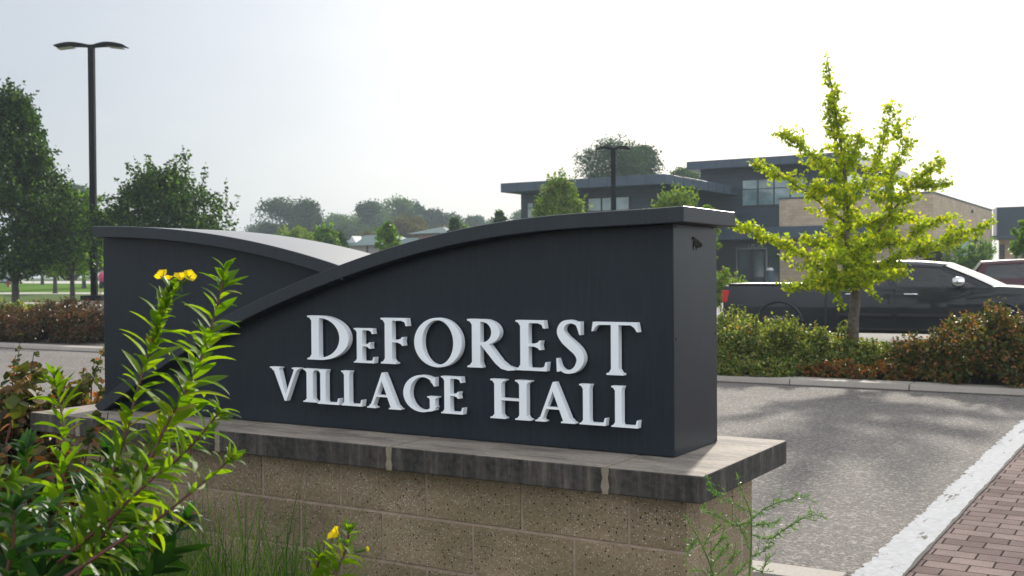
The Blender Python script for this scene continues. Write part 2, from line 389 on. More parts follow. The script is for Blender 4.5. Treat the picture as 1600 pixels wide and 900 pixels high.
# ------------------------------------------------------------------ ground sheets
def sheet(name, pts, off, m, kind='structure', parent=None, z=None, label=None):
    b = bmesh.new(); f = b.faces.new([b.verts.new((p[0], p[1], 0)) for p in pts])
    for Y in (11.3, 75.3):
        bmesh.ops.bisect_plane(b, geom=b.verts[:] + b.edges[:] + b.faces[:], plane_co=(0, Y, 0), plane_no=(0, 1, 0), dist=1e-4)
    for v in b.verts: v.co.z = (gz(v.co.y) if z is None else z) + off
    bmesh.ops.recalc_face_normals(b, faces=b.faces)
    for f in b.faces:
        if f.normal.z < 0: f.normal_flip()
    me = bpy.data.meshes.new(name); b.to_mesh(me); b.free()
    o = link(name, me, m, parent)
    if kind: o['kind'] = kind
    return o
def wob(a, b, n=24, amp=.02):
    return [(a[0] + (b[0] - a[0]) * i / n + (rnd.uniform(-amp, amp) if 0 < i < n else 0), a[1] + (b[1] - a[1]) * i / n) for i in range(n + 1)]
sheet('ground', [(-700, -60), (700, -60), (700, 700), (-700, 700)], 0, M['field'])
sheet('driveway', [(-70, 2.2), (0.0, 2.2), (0.0, 11.0), (-70, 11.0)], .006, M['drive'])
sheet('driveway_crossing', [(.14, 1.9), (9, 1.9), (9, 11.0), (.14, 11.0)], .010, M['paver'])
L1, L2 = (-.045, 1.9), (-.045, 10.98); R1, R2 = (.165, 1.9), (.165, 10.98)
sheet('white_band', wob(L1, L2, 260, .014) + wob(R2, R1, 200, .009), .014, M['paint'])
sheet('band_crack', wob((.160, 1.9), (.160, 10.98), 90, .006) + wob((.178, 10.98), (.178, 1.9), 90, .004), .0175, M['joint'])
# far kerb with cast joints
def kerb(name, x0, x1, y0, y1, z0, z1, step=1.5):
    k = MB(); x = x0
    while x < x1:
        e = min(x + step, x1); k.prism2 = None
        k.add([(x, y0, z0), (e - .014, y0, z0), (e - .014, y0 + .05, z1), (x, y0 + .05, z1), (x, y1, z1 + .004), (e - .014, y1, z1 + .004), (x, y1, z0), (e - .014, y1, z0)],
              [[0, 1, 2, 3], [3, 2, 5, 4], [4, 5, 7, 6], [0, 3, 4, 6], [1, 7, 5, 2]])
        x = e
    o = k.build(name, M['concrete'], None, False, .006); o['kind'] = 'structure'; return o
kerb('kerb', -70, 9.5, 11.03, 11.42, -.02, .085, 1.52)
sheet('kerb_joint', [(-70, 10.985), (9.5, 10.985), (9.5, 11.04), (-70, 11.04)], .018, M['joint'])
kerb('kerb', -70, -.06, 1.95, 2.2, -.05, .022, 1.9)
sheet('kerb_joint', [(-70, 2.2), (-.06, 2.2), (-.06, 2.235), (-70, 2.235)], .0165, M['joint'])
sheet('planting_bed', [(-70, 11.40), (9.5, 11.40), (9.5, 15.4), (-70, 15.4)], .07, M['soil'])
sheet('front_bed', [(-70, -12), (6, -12), (6, 1.97), (-70, 1.97)], .03, M['soil'])
# parking lot, lawns, walks (left side read off the photograph, right side runs to the building)
lotpts = [(-70, 15.4), (40, 15.4), (40, 64), (-12, 64)]
gl = [ground(-500, 477)[:2], ground(200, 474)[:2]]
sheet('parking_lot', [(-90, 15.38), (45, 15.38), (45, 66), (-30, 52), tuple(ground(420, 470)[:2]), tuple(gl[1]), tuple(gl[0])], .012, M['lot'])
def strip(name, ya, yb, off, m, x0=-700, x1=520):
    a, b, c, d = ground(x0, ya), ground(x1, ya), ground(x1, yb), ground(x0, yb)
    sheet(name, [a[:2], b[:2], c[:2], d[:2]], off, m)
strip('pavement', 475.5, 473.0, .02, M['walk'])
strip('grass_verge', 473.0, 460.0, .016, M['lawn2'])
strip('footpath', 460.0, 457.3, .022, M['walk'])
strip('lawn', 457.3, 441.3, .018, M['lawn'])
strip('street', 441.3, 438.6, .02, M['walk'])

# ------------------------------------------------------------------ the sign
Z1 = .6135                                  # first mortar joint
ZB, ZT = Z1 + .184, Z1 + .2694              # coping stone
SA, SB, SD, CD = .0938, .1038, .8255, .6155
FX, FY, SDp, SH = -.1107, .1618, .3949, .7931
sign = empty('monument_sign', (-1.6, .36, 0), 'dark blue-grey metal village hall sign with curved cap on speckled block base', 'sign')
# block base
mb = MB(); mb.box(-3.03, -.004, .004, CD - .004, -.2, ZB - .001); mb.build('mortar_core', M['mortar'], sign)
mb = MB(); g = .0055
CH = [Z1 + .184, Z1, Z1 - .182, Z1 - .364, Z1 - .546, Z1 - .75]
for ci in range(5):
    zt, zb = CH[ci] - (0 if ci == 0 else g), CH[ci + 1] + g
    if ci == 0: zt = ZB - .0015
    off = .203 if ci % 2 == 0 else 0.0
    xs = [0.0] + [-(off if off else .406) - .406 * k for k in range(8)]
    xs = [x for x in xs if x > -3.03] + [-3.03]
    for a, b in zip(xs[:-1], xs[1:]):
        if a - b > .05: mb.box(b + (g if b > -3.03 else 0), a - (g if a < 0 else 0), -rnd.uniform(0, .0012), .1, zb, zt)
    ys = [0.1, .406, CD] if ci % 2 == 0 else [0.1, .203, CD]
    for a, b in zip(ys[:-1], ys[1:]):
        mb.box(-.12, rnd.uniform(0, .0012), a + (g if a > .1 else .0005), b - g, zb, zt)
mb.build('block_masonry', M['cmu'], sign, False, .0025)
# coping stones with pale joints
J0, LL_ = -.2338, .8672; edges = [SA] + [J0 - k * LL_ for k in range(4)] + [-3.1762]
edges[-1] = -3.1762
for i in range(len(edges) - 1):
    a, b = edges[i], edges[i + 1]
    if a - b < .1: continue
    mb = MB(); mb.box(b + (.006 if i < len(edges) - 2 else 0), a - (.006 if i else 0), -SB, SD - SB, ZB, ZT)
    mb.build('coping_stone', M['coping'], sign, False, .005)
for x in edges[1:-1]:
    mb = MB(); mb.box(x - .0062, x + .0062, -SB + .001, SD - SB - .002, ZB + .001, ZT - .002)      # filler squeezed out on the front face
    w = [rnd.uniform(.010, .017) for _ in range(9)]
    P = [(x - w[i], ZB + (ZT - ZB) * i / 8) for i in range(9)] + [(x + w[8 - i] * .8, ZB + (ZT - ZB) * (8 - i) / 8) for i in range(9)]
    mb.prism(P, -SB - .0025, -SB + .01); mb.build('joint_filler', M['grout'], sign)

OV = .075
yf = FY - OV
Lup = [(144, 353.4), (225, 355.2), (287.5, 359.7), (350, 368.4), (412.5, 381.6), (475, 397.5), (526.6, 413.8)]
Rup = [(147, 634), (165, 618), (188, 600), (219, 577), (263, 546), (354, 492), (415, 461.5), (469, 440.5), (530, 415), (580, 396.6), (640, 375.8), (700, 360.5), (760, 351), (820, 343), (866.7, 336.5), (973, 326.7), (1068, 322)]
lw = np.array([onY(x, y, yf)[[0, 2]] for x, y in Lup]); rw = np.array([onY(x, y, yf)[[0, 2]] for x, y in Rup])
pl_ = np.polyfit(lw[:, 0], lw[:, 1], 3); pr_ = np.polyfit(rw[:, 0], rw[:, 1], 6)
VX = onY(529, 415, yf)[0]; XL, XR = lw[0, 0], rw[-1, 0]
TH = .052
def curve(poly, xa, xb, n):
    xs = np.linspace(xa, xb, n); zs = np.polyval(poly, xs); dz = np.polyval(np.polyder(poly), xs)
    nn = np.stack([-dz, np.ones(n)], 1); nn /= np.linalg.norm(nn, axis=1, keepdims=True)
    up = np.stack([xs, zs], 1); lo = up - nn * TH; return up, lo
yb = max(FY + SDp + .01, onX(1143.5, 329, XR)[1])
def band(name, up, lo, y0, y1, par=sign):
    n = len(up); V = []; F = []
    for i in range(n):
        V += [(up[i][0], y0, up[i][1]), (up[i][0], y1, up[i][1]), (lo[i][0], y1, lo[i][1]), (lo[i][0], y0, lo[i][1])]
    for i in range(n - 1):
        for j in range(4): F.append([4 * i + j, 4 * i + (j + 1) % 4, 4 * i + 4 + (j + 1) % 4, 4 * i + 4 + j])
    F += [[0, 1, 2, 3], [4 * n - 1, 4 * n - 2, 4 * n - 3, 4 * n - 4]]
    k = MB(); k.add(V, F)
    for q in range(n - 1): k.m[4 * q] = 1                     # upper faces: same metal, stronger coat put on to brighten their sheen
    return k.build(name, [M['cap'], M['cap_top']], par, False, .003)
up, lo = curve(pl_, XL, VX + .03, 60)
lo[:, 0] = np.maximum(lo[:, 0], XL); lo[0] = (XL, up[0][1] - TH)
# the left wing ends where it meets the rising band
keep = up[:, 1] > np.polyval(pr_, up[:, 0]) - .02
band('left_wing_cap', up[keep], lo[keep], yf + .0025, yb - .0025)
upR, loR = curve(pr_, rw[0, 0], XR, 110)
loR[:, 1] = np.maximum(loR[:, 1], ZT + .0015); upR[:, 1] = np.maximum(upR[:, 1], ZT + .004)
loR[-1] = (XR, upR[-1][1] - TH)
loR[:, 0] = np.maximum.accumulate(loR[:, 0])
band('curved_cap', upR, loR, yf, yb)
# cabinet below the caps
XF0 = onY(163.5, 600, FY)[0]
xs = np.linspace(XF0, FX, 90)
top = np.where(xs < VX, np.polyval(pl_, xs), np.polyval(pr_, xs)) - TH * .55
mb = MB(); mb.prism([(XF0, ZT + .002)] + [(x, z) for x, z in zip(xs, top)] + [(FX, ZT + .002)], FY, FY + SDp)
mb.build('cabinet', M['sign'], sign, False, .0025)
k = MB()
for (px, py) in [(1056, 354), (1113, 356), (1057, 530), (1118, 521), (1056, 706), (1118, 688)]:
    k = MB(); p = onX(px, py, FX); k.tube([(FX - .002, p[1], p[2]), (FX + .0025, p[1], p[2])], .0045, 8); k.build('screw', M['screw'], sign)
mb = MB(); p0 = onX(1088, 380, FX)
for i in range(46):
    a = rnd.gauss(0, .022); b = rnd.gauss(0, .007); L_ = rnd.uniform(.002, .006)
    mb.box(FX - .001, FX + rnd.uniform(.001, .004), p0[1] + a - L_, p0[1] + a + L_, p0[2] + b - L_, p0[2] + b + L_ * .7)
for i in range(7):
    a = rnd.uniform(-.03, .035); mb.box(FX - .001, FX + .0015, p0[1] + a, p0[1] + a + .003, p0[2] - rnd.uniform(.014, .026), p0[2])
mb.build('mud_patch', M['mud'], sign)

# ---- letters -------------------------------------------------------
def rect(a, b, c, d): return [(a, b), (c, b), (c, d), (a, d)]
def ser(xa, xb, y, s, l=.085, r=.085):      # slab with bracket; s=+1 foot, -1 head
    P = [(xa - l, y), (xb + r, y), (xb + r, y + s * .032), (xb + r * .45, y + s * .05), (xb + .004, y + s * .11), (xa - .004, y + s * .11), (xa - l * .45, y + s * .05), (xa - l, y + s * .032)]
    return P if s > 0 else P[::-1]
def stem(x, w=.15, y0=0, y1=1, foot=1, head=1, l=.085, r=.085):
    o = [rect(x, y0, x + w, y1)]
    if foot: o.append(ser(x, x + w, y0, 1, l, r))
    if head: o.append(ser(x, x + w, y1, -1, l, r))
    return o
def ell(cx, cy, rx, ry, a0, a1, n): return [(cx + rx * math.cos(R(a0 + (a1 - a0) * i / n)), cy + ry * math.sin(R(a0 + (a1 - a0) * i / n))) for i in range(n + 1)]
def ring(o, i): return [[o[k], o[k + 1], i[k + 1], i[k]] for k in range(len(o) - 1)]
def strokep(pts, n=6):
    C = crom(pts, n); o = []; i_ = []
    for k, p in enumerate(C):
        t = C[min(k + 1, len(C) - 1)][:2] - C[max(k - 1, 0)][:2]; t = t / np.linalg.norm(t); nn = np.array([-t[1], t[0]]) * p[2] / 2
        o.append(tuple(p[:2] + nn)); i_.append(tuple(p[:2] - nn))
    return ring(o, i_)
def arm(x0, x1, y, s, fl=.14, t=.058):       # horizontal arm whose tip flares by fl towards s
    return [rect(x0, min(y, y + s * t), x1, max(y, y + s * t)), [(x1 - .07, y + s * t * .7), (x1 - .035, y), (x1 + .012, y), (x1 + .03 * (1 if fl > .1 else .3), y + s * fl), (x1 - .005, y + s * fl), (x1 - .03, y + s * (t + .03)), (x1 - .1, y + s * t)]]
def glyph(c):
    if c == 'I': return stem(.1)
    if c == 'D': return stem(.1, r=.02) + ring(ell(.26, .5, .58, .5, 90, -90, 28), ell(.26, .5, .40, .447, 90, -90, 28)) + [rect(.15, .947, .265, 1), rect(.15, 0, .265, .053)]
    if c == 'L': return stem(.1, r=.03) + arm(.2, .60, 0, 1, .19)
    if c == 'E': return stem(.1, r=.02) + arm(.2, .56, 0, 1, .18) + arm(.2, .52, 1, -1, .16) + arm(.2, .45, .485, 1, .115, .05) + arm(.2, .45, .53, -1, .115, .05)
    if c == 'F': return stem(.1) [:2] + [ser(.1, .25, 1, -1, .085, .02)] + arm(.2, .54, 1, -1, .17) + arm(.2, .46, .475, 1, .115, .05) + arm(.2, .46, .52, -1, .115, .05)
    if c == 'O': return ring(ell(.5, .5, .5, .525, 0, 360, 56), ell(.5, .5, .325, .47, 8, 368, 56))
    if c == 'T': return [rect(.36, 0, .51, .98), ser(.36, .51, 0, 1, .09, .09), rect(.04, .945, .83, 1), [(.0, 1), (-.03, .82), (.0, .82), (.05, .9), (.12, .945), (.06, 1)][::-1], [(.87, 1), (.81, 1), (.75, .945), (.82, .9), (.87, .82), (.90, .82)][::-1]]
    if c == 'R': return stem(.1, r=.03)[:2] + [ser(.1, .25, 1, -1, .085, .01)] + ring(ell(.3, .735, .3, .265, 90, -90, 20), ell(.28, .735, .17, .212, 90, -90, 20)) + [rect(.18, .947, .31, 1), rect(.18, .47, .31, .523), [(.24, .5), (.40, .5), (.62, .16), (.73, .06), (.86, .02), (.86, -.02), (.74, -.035), (.62, 0), (.52, .1)]]
    if c == 'S': return strokep([(.50, .86, .03), (.40, .955, .055), (.27, .985, .07), (.14, .93, .11), (.09, .79, .15), (.17, .65, .175), (.31, .53, .185), (.45, .40, .175), (.50, .25, .155), (.42, .09, .11), (.28, .015, .07), (.14, .03, .055), (.03, .13, .03)]) + [[(.47, .99), (.51, .99), (.51, .73), (.485, .73), (.44, .86), (.40, .95)][::-1], [(.05, .01), (.01, .01), (.0, .27), (.025, .27), (.07, .14), (.12, .05)]]
    if c == 'V': return [[(.06, .985), (.42, -.03), (.47, -.03), (.24, .985)][::-1], [(.42, -.03), (.47, -.03), (.80, .985), (.72, .985), (.42, .1)], ser(.07, .23, 1, -1, .1, .07), ser(.725, .785, 1, -1, .09, .09)]
    if c == 'A': return [[(.40, 1.03), (.46, 1.03), (.82, .02), (.64, .02), (.385, .82)][::-1], [(.40, 1.03), (.44, .92), (.15, .02), (.08, .02)], rect(.2, .33, .62, .385), ser(.09, .15, 0, 1, .09, .09), ser(.655, .805, 0, 1, .075, .09)]
    if c == 'H': return stem(.1) + stem(.62) + [rect(.2, .47, .66, .525)]
    if c == 'G': return ring(ell(.52, .5, .52, .525, 52, 318, 44), ell(.54, .5, .36, .47, 52, 318, 44)) + [[(.78, .86), (.84, .98), (.875, .98), (.875, .72), (.845, .72), (.80, .80), (.74, .86)][::-1], rect(.73, .05, .87, .42), [(.66, .435), (.94, .435), (.94, .405), (.88, .38), (.87, .33), (.73, .33), (.72, .38), (.66, .405)][::-1], [(.75, .1), (.87, .16), (.87, .08), (.8, .02), (.7, .0)]]
def letter(c, x0, x1, ztop, zbot):
    P = glyph(c); V = []; Fc = []
    for poly in P:
        a = sum(poly[i][0] * poly[(i + 1) % len(poly)][1] - poly[(i + 1) % len(poly)][0] * poly[i][1] for i in range(len(poly)))
        if a < 0: poly = poly[::-1]
        Fc.append(list(range(len(V), len(V) + len(poly)))); V += [Vector(q) for q in poly]
    vo, eo, fo, _, _, of = delaunay_2d_cdt(V, [], Fc, 1, 1e-5)
    fo = [f for f, o in zip(fo, of) if len(o)]
    xs = [v.x for v in vo]; mn, mx = min(xs), max(xs)
    T = [(x0 + (v.x - mn) / (mx - mn) * (x1 - x0), zbot + v.y * (ztop - zbot)) for v in vo]
    b = bmesh.new(); y0 = FY - .008
    vs = [b.verts.new((x, y0, z)) for x, z in T]
    fs = [b.faces.new([vs[i] for i in f]) for f in fo]
    bmesh.ops.dissolve_limit(b, angle_limit=R(1), verts=b.verts[:], edges=b.edges[:])
    r = bmesh.ops.extrude_face_region(b, geom=b.faces[:])
    bmesh.ops.translate(b, vec=(0, -.026, 0), verts=[g_ for g_ in r['geom'] if isinstance(g_, bmesh.types.BMVert)])
    bmesh.ops.recalc_face_normals(b, faces=b.faces)
    cx = (x0 + x1) / 2; zc = (ztop + zbot) / 2                        # stand-off studs to the panel
    for dz in (.3, -.3):
        pass
    me = bpy.data.meshes.new('letter'); b.to_mesh(me); b.free()
    me.transform(Matrix.Translation(-Vector(ORG[sign])))
    o = link('letter', me, M['letter'], sign)
    m = o.modifiers.new('bevel', 'BEVEL'); m.width = .0022; m.segments = 2; m.limit_method = 'ANGLE'; m.angle_limit = R(50)
    o['label'] = 'white raised letter ' + c
YL = FY - .034
rows = [('D', 480, 548.5, 493.5, 563), ('E', 552.6, 589, 513, 567.3), ('F', 594.7, 640.5, 497, 569), ('O', 646.7, 725, 498.5, 572.5), ('R', 730, 808, 499, 575.5), ('E', 805.5, 859, 500.5, 579.5),
        ('S', 869, 916.5, 501.5, 582.5), ('T', 924, 1001.4, 503.5, 586.5), ('V', 421.5, 472, 574, 625), ('I', 473.4, 498, 576.3, 628.7), ('L', 495.7, 534, 578, 632), ('L', 533, 570, 580, 634.5),
        ('A', 573, 630, 584, 639), ('G', 630, 687.5, 587.5, 642.5), ('E', 689, 728, 588.5, 647), ('H', 766, 833, 593.5, 655.5), ('A', 836, 902.4, 599, 660.5), ('L', 905, 951, 601, 664.5), ('L', 955, 1001.4, 604, 668.5)]
for c, a, b_, t, bo in rows:
    mx_ = (a + b_) / 2
    letter(c, onY(a, (t + bo) / 2, YL)[0], onY(b_ - 4.0, (t + bo) / 2, YL)[0], onY(mx_, t, YL)[2], onY(mx_, bo, YL)[2])

# ------------------------------------------------------------------ village hall
M['darkpanel'] = None
def panelmat(name, a, b, rows_=.3, spec=.4):
    m, nt, p = mat(name); v = coords(nt); s = nt.nodes.new('ShaderNodeSeparateXYZ'); nt.links.new(v, s.inputs[0])
    w = N(nt, 'ShaderNodeMath', operation='PINGPONG'); w.inputs[1].default_value = rows_ / 2; nt.links.new(s.outputs[2], w.inputs[0])
    g_ = ramp(nt, w.outputs[0], [(.0, (.45,) * 3), (.025, (1,) * 3)])
    c = mix(nt, 1.0, ramp(nt, noise(nt, v, .6, 5), [(.3, a), (.7, b)]), g_, 'MULTIPLY')
    nt.links.new(c, p.inputs['Base Color']); p.inputs['Roughness'].default_value = .5; p.inputs['Specular IOR Level'].default_value = spec
    bump(nt, p, g_, .5, .02); return m
M['dark'] = panelmat('dark_metal_siding', (.022, .037, .054), (.030, .048, .068))
M['fascia'] = simple('fascia_metal', (.036, .06, .088), .5, 0, .1, 1.2)
M['soffit'] = simple('soffit', (.12, .11, .10), .8)
def stonebrick():
    m, nt, p = mat('tan_block_wall'); v = coords(nt)
    tcv = nt.nodes.new('ShaderNodeSeparateXYZ'); nt.links.new(v, tcv.inputs[0])
    ad = N(nt, 'ShaderNodeMath', operation='ADD'); nt.links.new(tcv.outputs[0], ad.inputs[0]); nt.links.new(tcv.outputs[1], ad.inputs[1])
    cb = nt.nodes.new('ShaderNodeCombineXYZ'); nt.links.new(ad.outputs[0], cb.inputs[0]); nt.links.new(tcv.outputs[2], cb.inputs[1])
    b = N(nt, 'ShaderNodeTexBrick', Scale=1.0, **{'Brick Width': .42, 'Row Height': .2, 'Mortar Size': .01, 'Bias': .0}); nt.links.new(cb.outputs[0], b.inputs['Vector'])
    b.inputs['Color1'].default_value = (.42, .32, .22, 1); b.inputs['Color2'].default_value = (.52, .41, .30, 1); b.inputs['Mortar'].default_value = (.34, .27, .2, 1)
    c = mix(nt, 1.0, b.outputs['Color'], ramp(nt, noise(nt, v, 1.3, 6, .7), [(.3, (.85,) * 3), (.7, (1.12,) * 3)]), 'MULTIPLY')
    nt.links.new(c, p.inputs['Base Color']); p.inputs['Roughness'].default_value = .9; return m
M['tan'] = stonebrick()
M['white_fascia'] = simple('pale_fascia', (.45, .47, .50), .4, 0, .05, 1)
def glassmat(name, colr, rough=.08):
    m, nt, p = mat(name); v = coords(nt)
    nt.links.new(ramp(nt, noise(nt, v, .8, 3), [(.4, colr), (.6, tuple(x * 1.8 for x in colr))]), p.inputs['Base Color'])
    p.inputs['Roughness'].default_value = rough; p.inputs['Specular IOR Level'].default_value = .9; p.inputs['Coat Weight'].default_value = 1; p.inputs['Coat Roughness'].default_value = .05
    return m
M['glass'] = glassmat('dark_window_glass', (.03, .045, .05))
M['glasslight'] = glassmat('pale_window_glass', (.12, .19, .20))
M['blind'] = simple('window_blind', (.30, .40, .42), .6)
M['frame'] = simple('dark_window_frame', (.02, .024, .03), .5)
M['address'] = simple('pale_numerals', (.45, .45, .45), .5)
hall = empty('village_hall', (-18, 72, gz(72)), 'two-storey dark panelled village hall with flat overhanging roofs and tan block wing', 'building')
HZ = .85
def quadbox(k, X0, X1, Y0, Y1, Z0, Z1): k.box(min(X0, X1), max(X0, X1), min(Y0, Y1), max(Y0, Y1), Z0, Z1)
# wing with the big overhanging roof
WY = -3.2333 + .9257 * 63.0; wc = onY(1040, 271.5, WY); wl = onY(782, 285, WY); YD = 67.0
wlo = onY(1040, 287, WY)
k = MB(); quadbox(k, wl[0], wc[0], WY, YD + 6, wlo[2], wc[2]); k.build('roof', M['fascia'], hall, False, .02)
k = MB()
for i in range(1, 9):
    k = MB(); x = wl[0] + (wc[0] - wl[0]) * i / 9; quadbox(k, x - .02, x + .02, WY - .015, WY + .1, wlo[2] + .01, wc[2] - .01); k.build('roof_seam', M['frame'], hall)
for i in range(1, 9):
    k = MB(); y = WY + (YD - WY) * i / 9; quadbox(k, wc[0] - .1, wc[0] + .015, y - .02, y + .02, wlo[2] + .01, wc[2] - .01); k.build('roof_seam', M['frame'], hall)
WW = WY + 2.2; xw = wc[0] - 2.0; xwl = onY(814, 320, WW)[0]
k = MB(); quadbox(k, xwl, xw, WW, YD + 5, -.2, wlo[2] - .002); k.build('wall', M['dark'], hall)
def window(px0, px1, py0, py1, Y, nm, glass='glasslight', frame=.07, trans=None, axis='Y', name='window'):
    f_ = onY if axis == 'Y' else onX
    a, b = f_(px0, py0, Y), f_(px1, py1, Y); z0, z1 = b[2], (a[2] if axis == 'Y' else f_(px0, py0, Y)[2])
    i = 0 if axis == 'Y' else 1; u0, u1 = sorted((a[i], b[i]))
    k = MB(); s = -1 if axis == 'Y' else 1
    def bx(k, ua, ub, za, zb, d0, d1):
        lo, hi = sorted((Y + s * d0, Y + s * d1))
        if axis == 'Y': k.box(ua, ub, lo, hi, za, zb)
        else: k.box(lo, hi, ua, ub, za, zb)
    bx(k, u0, u1, z0, z0 + frame, .003, .09); bx(k, u0, u1, z1 - frame, z1, .003, .09)
    for j in range(nm + 1):
        u = u0 + (u1 - u0 - frame) * j / nm; bx(k, u, u + frame, z0 + frame, z1 - frame, .003, .088)
    if trans: 
        zt = z0 + (z1 - z0) * trans; bx(k, u0, u1, zt, zt + frame * .7, .004, .08)
    fo_ = k.build(name, M['frame'], hall)
    k = MB(); bx(k, u0 + frame * .5, u1 - frame * .5, z0 + frame * .5, z1 - frame * .5, .004, .03); k.build('pane', M[glass], fo_)
    return fo_
window(823, 846, 316, 341, WW, 2, trans=.62); window(918, 985, 309, 329, WW, 3)
# upper storey
UYr = 65.4; ul = onY(1072.5, 249.5, UYr); ul2 = onY(1072.5, 262.5, UYr); ur = onY(1323, 240.5, UYr); UC = ur[0]
zr1 = .5 * (ul[2] + ur[2]); zr0 = ul2[2] + (zr1 - ul[2])
k = MB(); quadbox(k, ul[0], UC, UYr, YD + 16, zr0, zr1); k.build('roof', M['fascia'], hall, False, .02)
k = MB(); quadbox(k, UC + .002, UC + .05, UYr + .02, YD + 15.98, zr0 + .03, zr1 - .02); k.build('fascia', M['white_fascia'], hall)
k = MB()
for i in range(1, 10):
    k = MB(); x = ul[0] + (UC - ul[0]) * i / 10; quadbox(k, x - .02, x + .02, UYr - .015, UYr + .1, zr0 + .01, zr1 - .01); k.build('roof_seam', M['frame'], hall)
xu0 = onY(1094.5, 300, YD)[0]; xu1 = UC - .9
k = MB(); quadbox(k, xu0, xu1, YD, YD + 15, -.2, zr0 - .002); k.build('wall', M['dark'], hall)
window(1159, 1262, 281, 319, YD, 4, trans=.62)
# right side of upper storey: lit band of windows
window(1320, 1395, 268, 305, xu1, 6, axis='X', glass='glasslight')
# tan wing
YB = 66.75; tc_ = onY(1458, 301.5, YB); XC = tc_[0]; zpar = tc_[2]; xt0 = onY(1217.5, 330, YB)[0]
tb = onY(1217, 354, YB)[2]
te = onX(1550, 326, XC)
k = MB(); quadbox(k, xt0, XC, YB, YB + .9, tb, zpar); quadbox(k, xt0 + .3, XC, YB + .9, te[1], HZ + 2.2, zpar - .01)
xe = onY(1289, 400, YB)[0]
quadbox(k, xt0 + .02, xe, YB + .012, YB + .92, -.2, tb + .0); quadbox(k, XC - 6, XC - .01, YB + .02, YB + .92, -.2, tb)
quadbox(k, XC - 1.2, XC - .002, YB + .9, te[1] - .01, -.2, HZ + 2.2)
quadbox(k, xe - .3, XC - 5.8, YB + .5, YB + .9, -.2, tb)
k.build('wall', M['tan'], hall)
k = MB(); quadbox(k, xt0 - .03, XC + .04, YB - .04, YB + .25, zpar + .002, zpar + .1); quadbox(k, XC - .25, XC + .042, YB + .25, te[1] + .04, zpar + .002, zpar + .1)
k.build('coping', M['fascia'], hall)
window(1298, 1322, 392, 425, YB + .5, 1, glass='glass')
for a_, b_ in ((1464, 1479), (1482, 1492)): window(a_, b_, 384, 412, XC, 1, axis='X', glass='glass')
window(1500, 1521, 374, 412, XC, 1, axis='X', glass='blind', frame=.05); window(1527, 1542, 381, 412, XC, 1, axis='X', glass='glass')
p = onX(1477, 339, XC); k = MB(); k.box(XC + .003, XC + .38, p[1] - .3, p[1] + .3, p[2] - .12, p[2] + .1); k.build('wall_light', M['frame'], hall, False, .04)
p = onX(1518, 330, XC); k = MB(); k.box(XC + .003, XC + .12, p[1] - .1, p[1] + .1, p[2] - .15, p[2] + .1); k.build('wall_vent', M['frame'], hall, False, .02)
# canopy and entrance
YC = 65.2; ca = onY(1121, 357, YC); cb_ = onY(1121, 375, YC); cr = onY(1392, 366, YC)
k = MB(); quadbox(k, ca[0] - 4, cr[0], YC, YD + .2, cb_[2], ca[2]); k.build('canopy', M['fascia'], hall, False, .02)
YE = 68.2; e0 = onY(1151, 440, YE); e1 = onY(1199, 380, YE)
k = MB(); quadbox(k, xu0 - 3, xt0 + .4, YD + .02 + 1.15, YD + 1.5, -.2, cb_[2]); k.build('entrance_wall', M['frame'], hall)
# (upper wall stays whole; a dark sheet before it stands in for the recess)
k = MB(); quadbox(k, xu0, xt0, YD - .03, YD - .012, HZ - .3, cb_[2]); k.build('entrance_panel', M['frame'], hall)
YG = YD - .03
def dbox(px0, px1, py0, py1, Y0, d, m, name, par=hall, bev=0):
    a = onY(px0, py0, Y0); b = onY(px1, py1, Y0); k = MB(); quadbox(k, a[0], b[0], Y0, Y0 - d, b[2], a[2]); return k.build(name, M[m], par, False, bev)
fr = dbox(1151, 1199, 380, 440, YG - .003, .05, 'frame', 'door_frame')
dbox(1153.5, 1197, 382, 387.5, YG - .06, .02, 'glass', 'transom', fr)
for a_, b_ in ((1153.5, 1174), (1176, 1196)):
    dd = dbox(a_, b_, 390, 438.5, YG - .056, .05, 'darkdoor' if 'darkdoor' in M else 'frame', 'door')
    dbox(a_ + 2, b_ - 3, 393, 433, YG - .108, .012, 'glass', 'pane', dd)
    k = MB(); p = onY(b_ - 1.2 if a_ < 1160 else a_ + 1.2, 415, YG - .13); k.box(p[0] - .02, p[0] + .02, YG - .17, YG - .11, p[2] - .3, p[2] + .3); k.build('handle', M['screw'], dd)
M['white_frame'] = simple('door_trim', (.22, .23, .24), .5)
dbox(1196.6, 1199.5, 386, 441, YG - .057, .04, 'white_frame', 'door_post'); dbox(1150.4, 1152.4, 386, 441, YG - .057, .04, 'white_frame', 'door_post'); dbox(1152.5, 1196.5, 387.7, 389.3, YG - .057, .045, 'white_frame', 'door_rail')
w_ = dbox(1201, 1217, 385, 440, YG - .003, .03, 'glass', 'side_window')
# address number above the doors
def digits(txt, px, py, hh, Y):
    segs = {'1': [((.5, 0), (.5, 1)), ((.3, .85), (.5, 1))], '2': [((0, 1), (1, 1)), ((1, 1), (1, .55)), ((1, .55), (0, 0)), ((0, 0), (1, 0))], '0': [((0, 0), (1, 0)), ((1, 0), (1, 1)), ((1, 1), (0, 1)), ((0, 1), (0, 0))]}
    p = onY(px, py, Y); k = MB()
    for i, ch in enumerate(txt):
        for (a, b) in segs[ch]:
            A = (p[0] + i * hh * .95 + a[0] * hh * .6, Y, p[2] + a[1] * hh); B = (p[0] + i * hh * .95 + b[0] * hh * .6, Y, p[2] + b[1] * hh); k.tube([A, B], hh * .1, 5)
    k.build('address_number', M['address'], hall)
digits('120', 1168.5, 386.6, .2, YG - .1)
dbox(1236, 1248, 411, 415, YB + .01, .03, 'address' if False else 'fascia', 'wall_plaque')
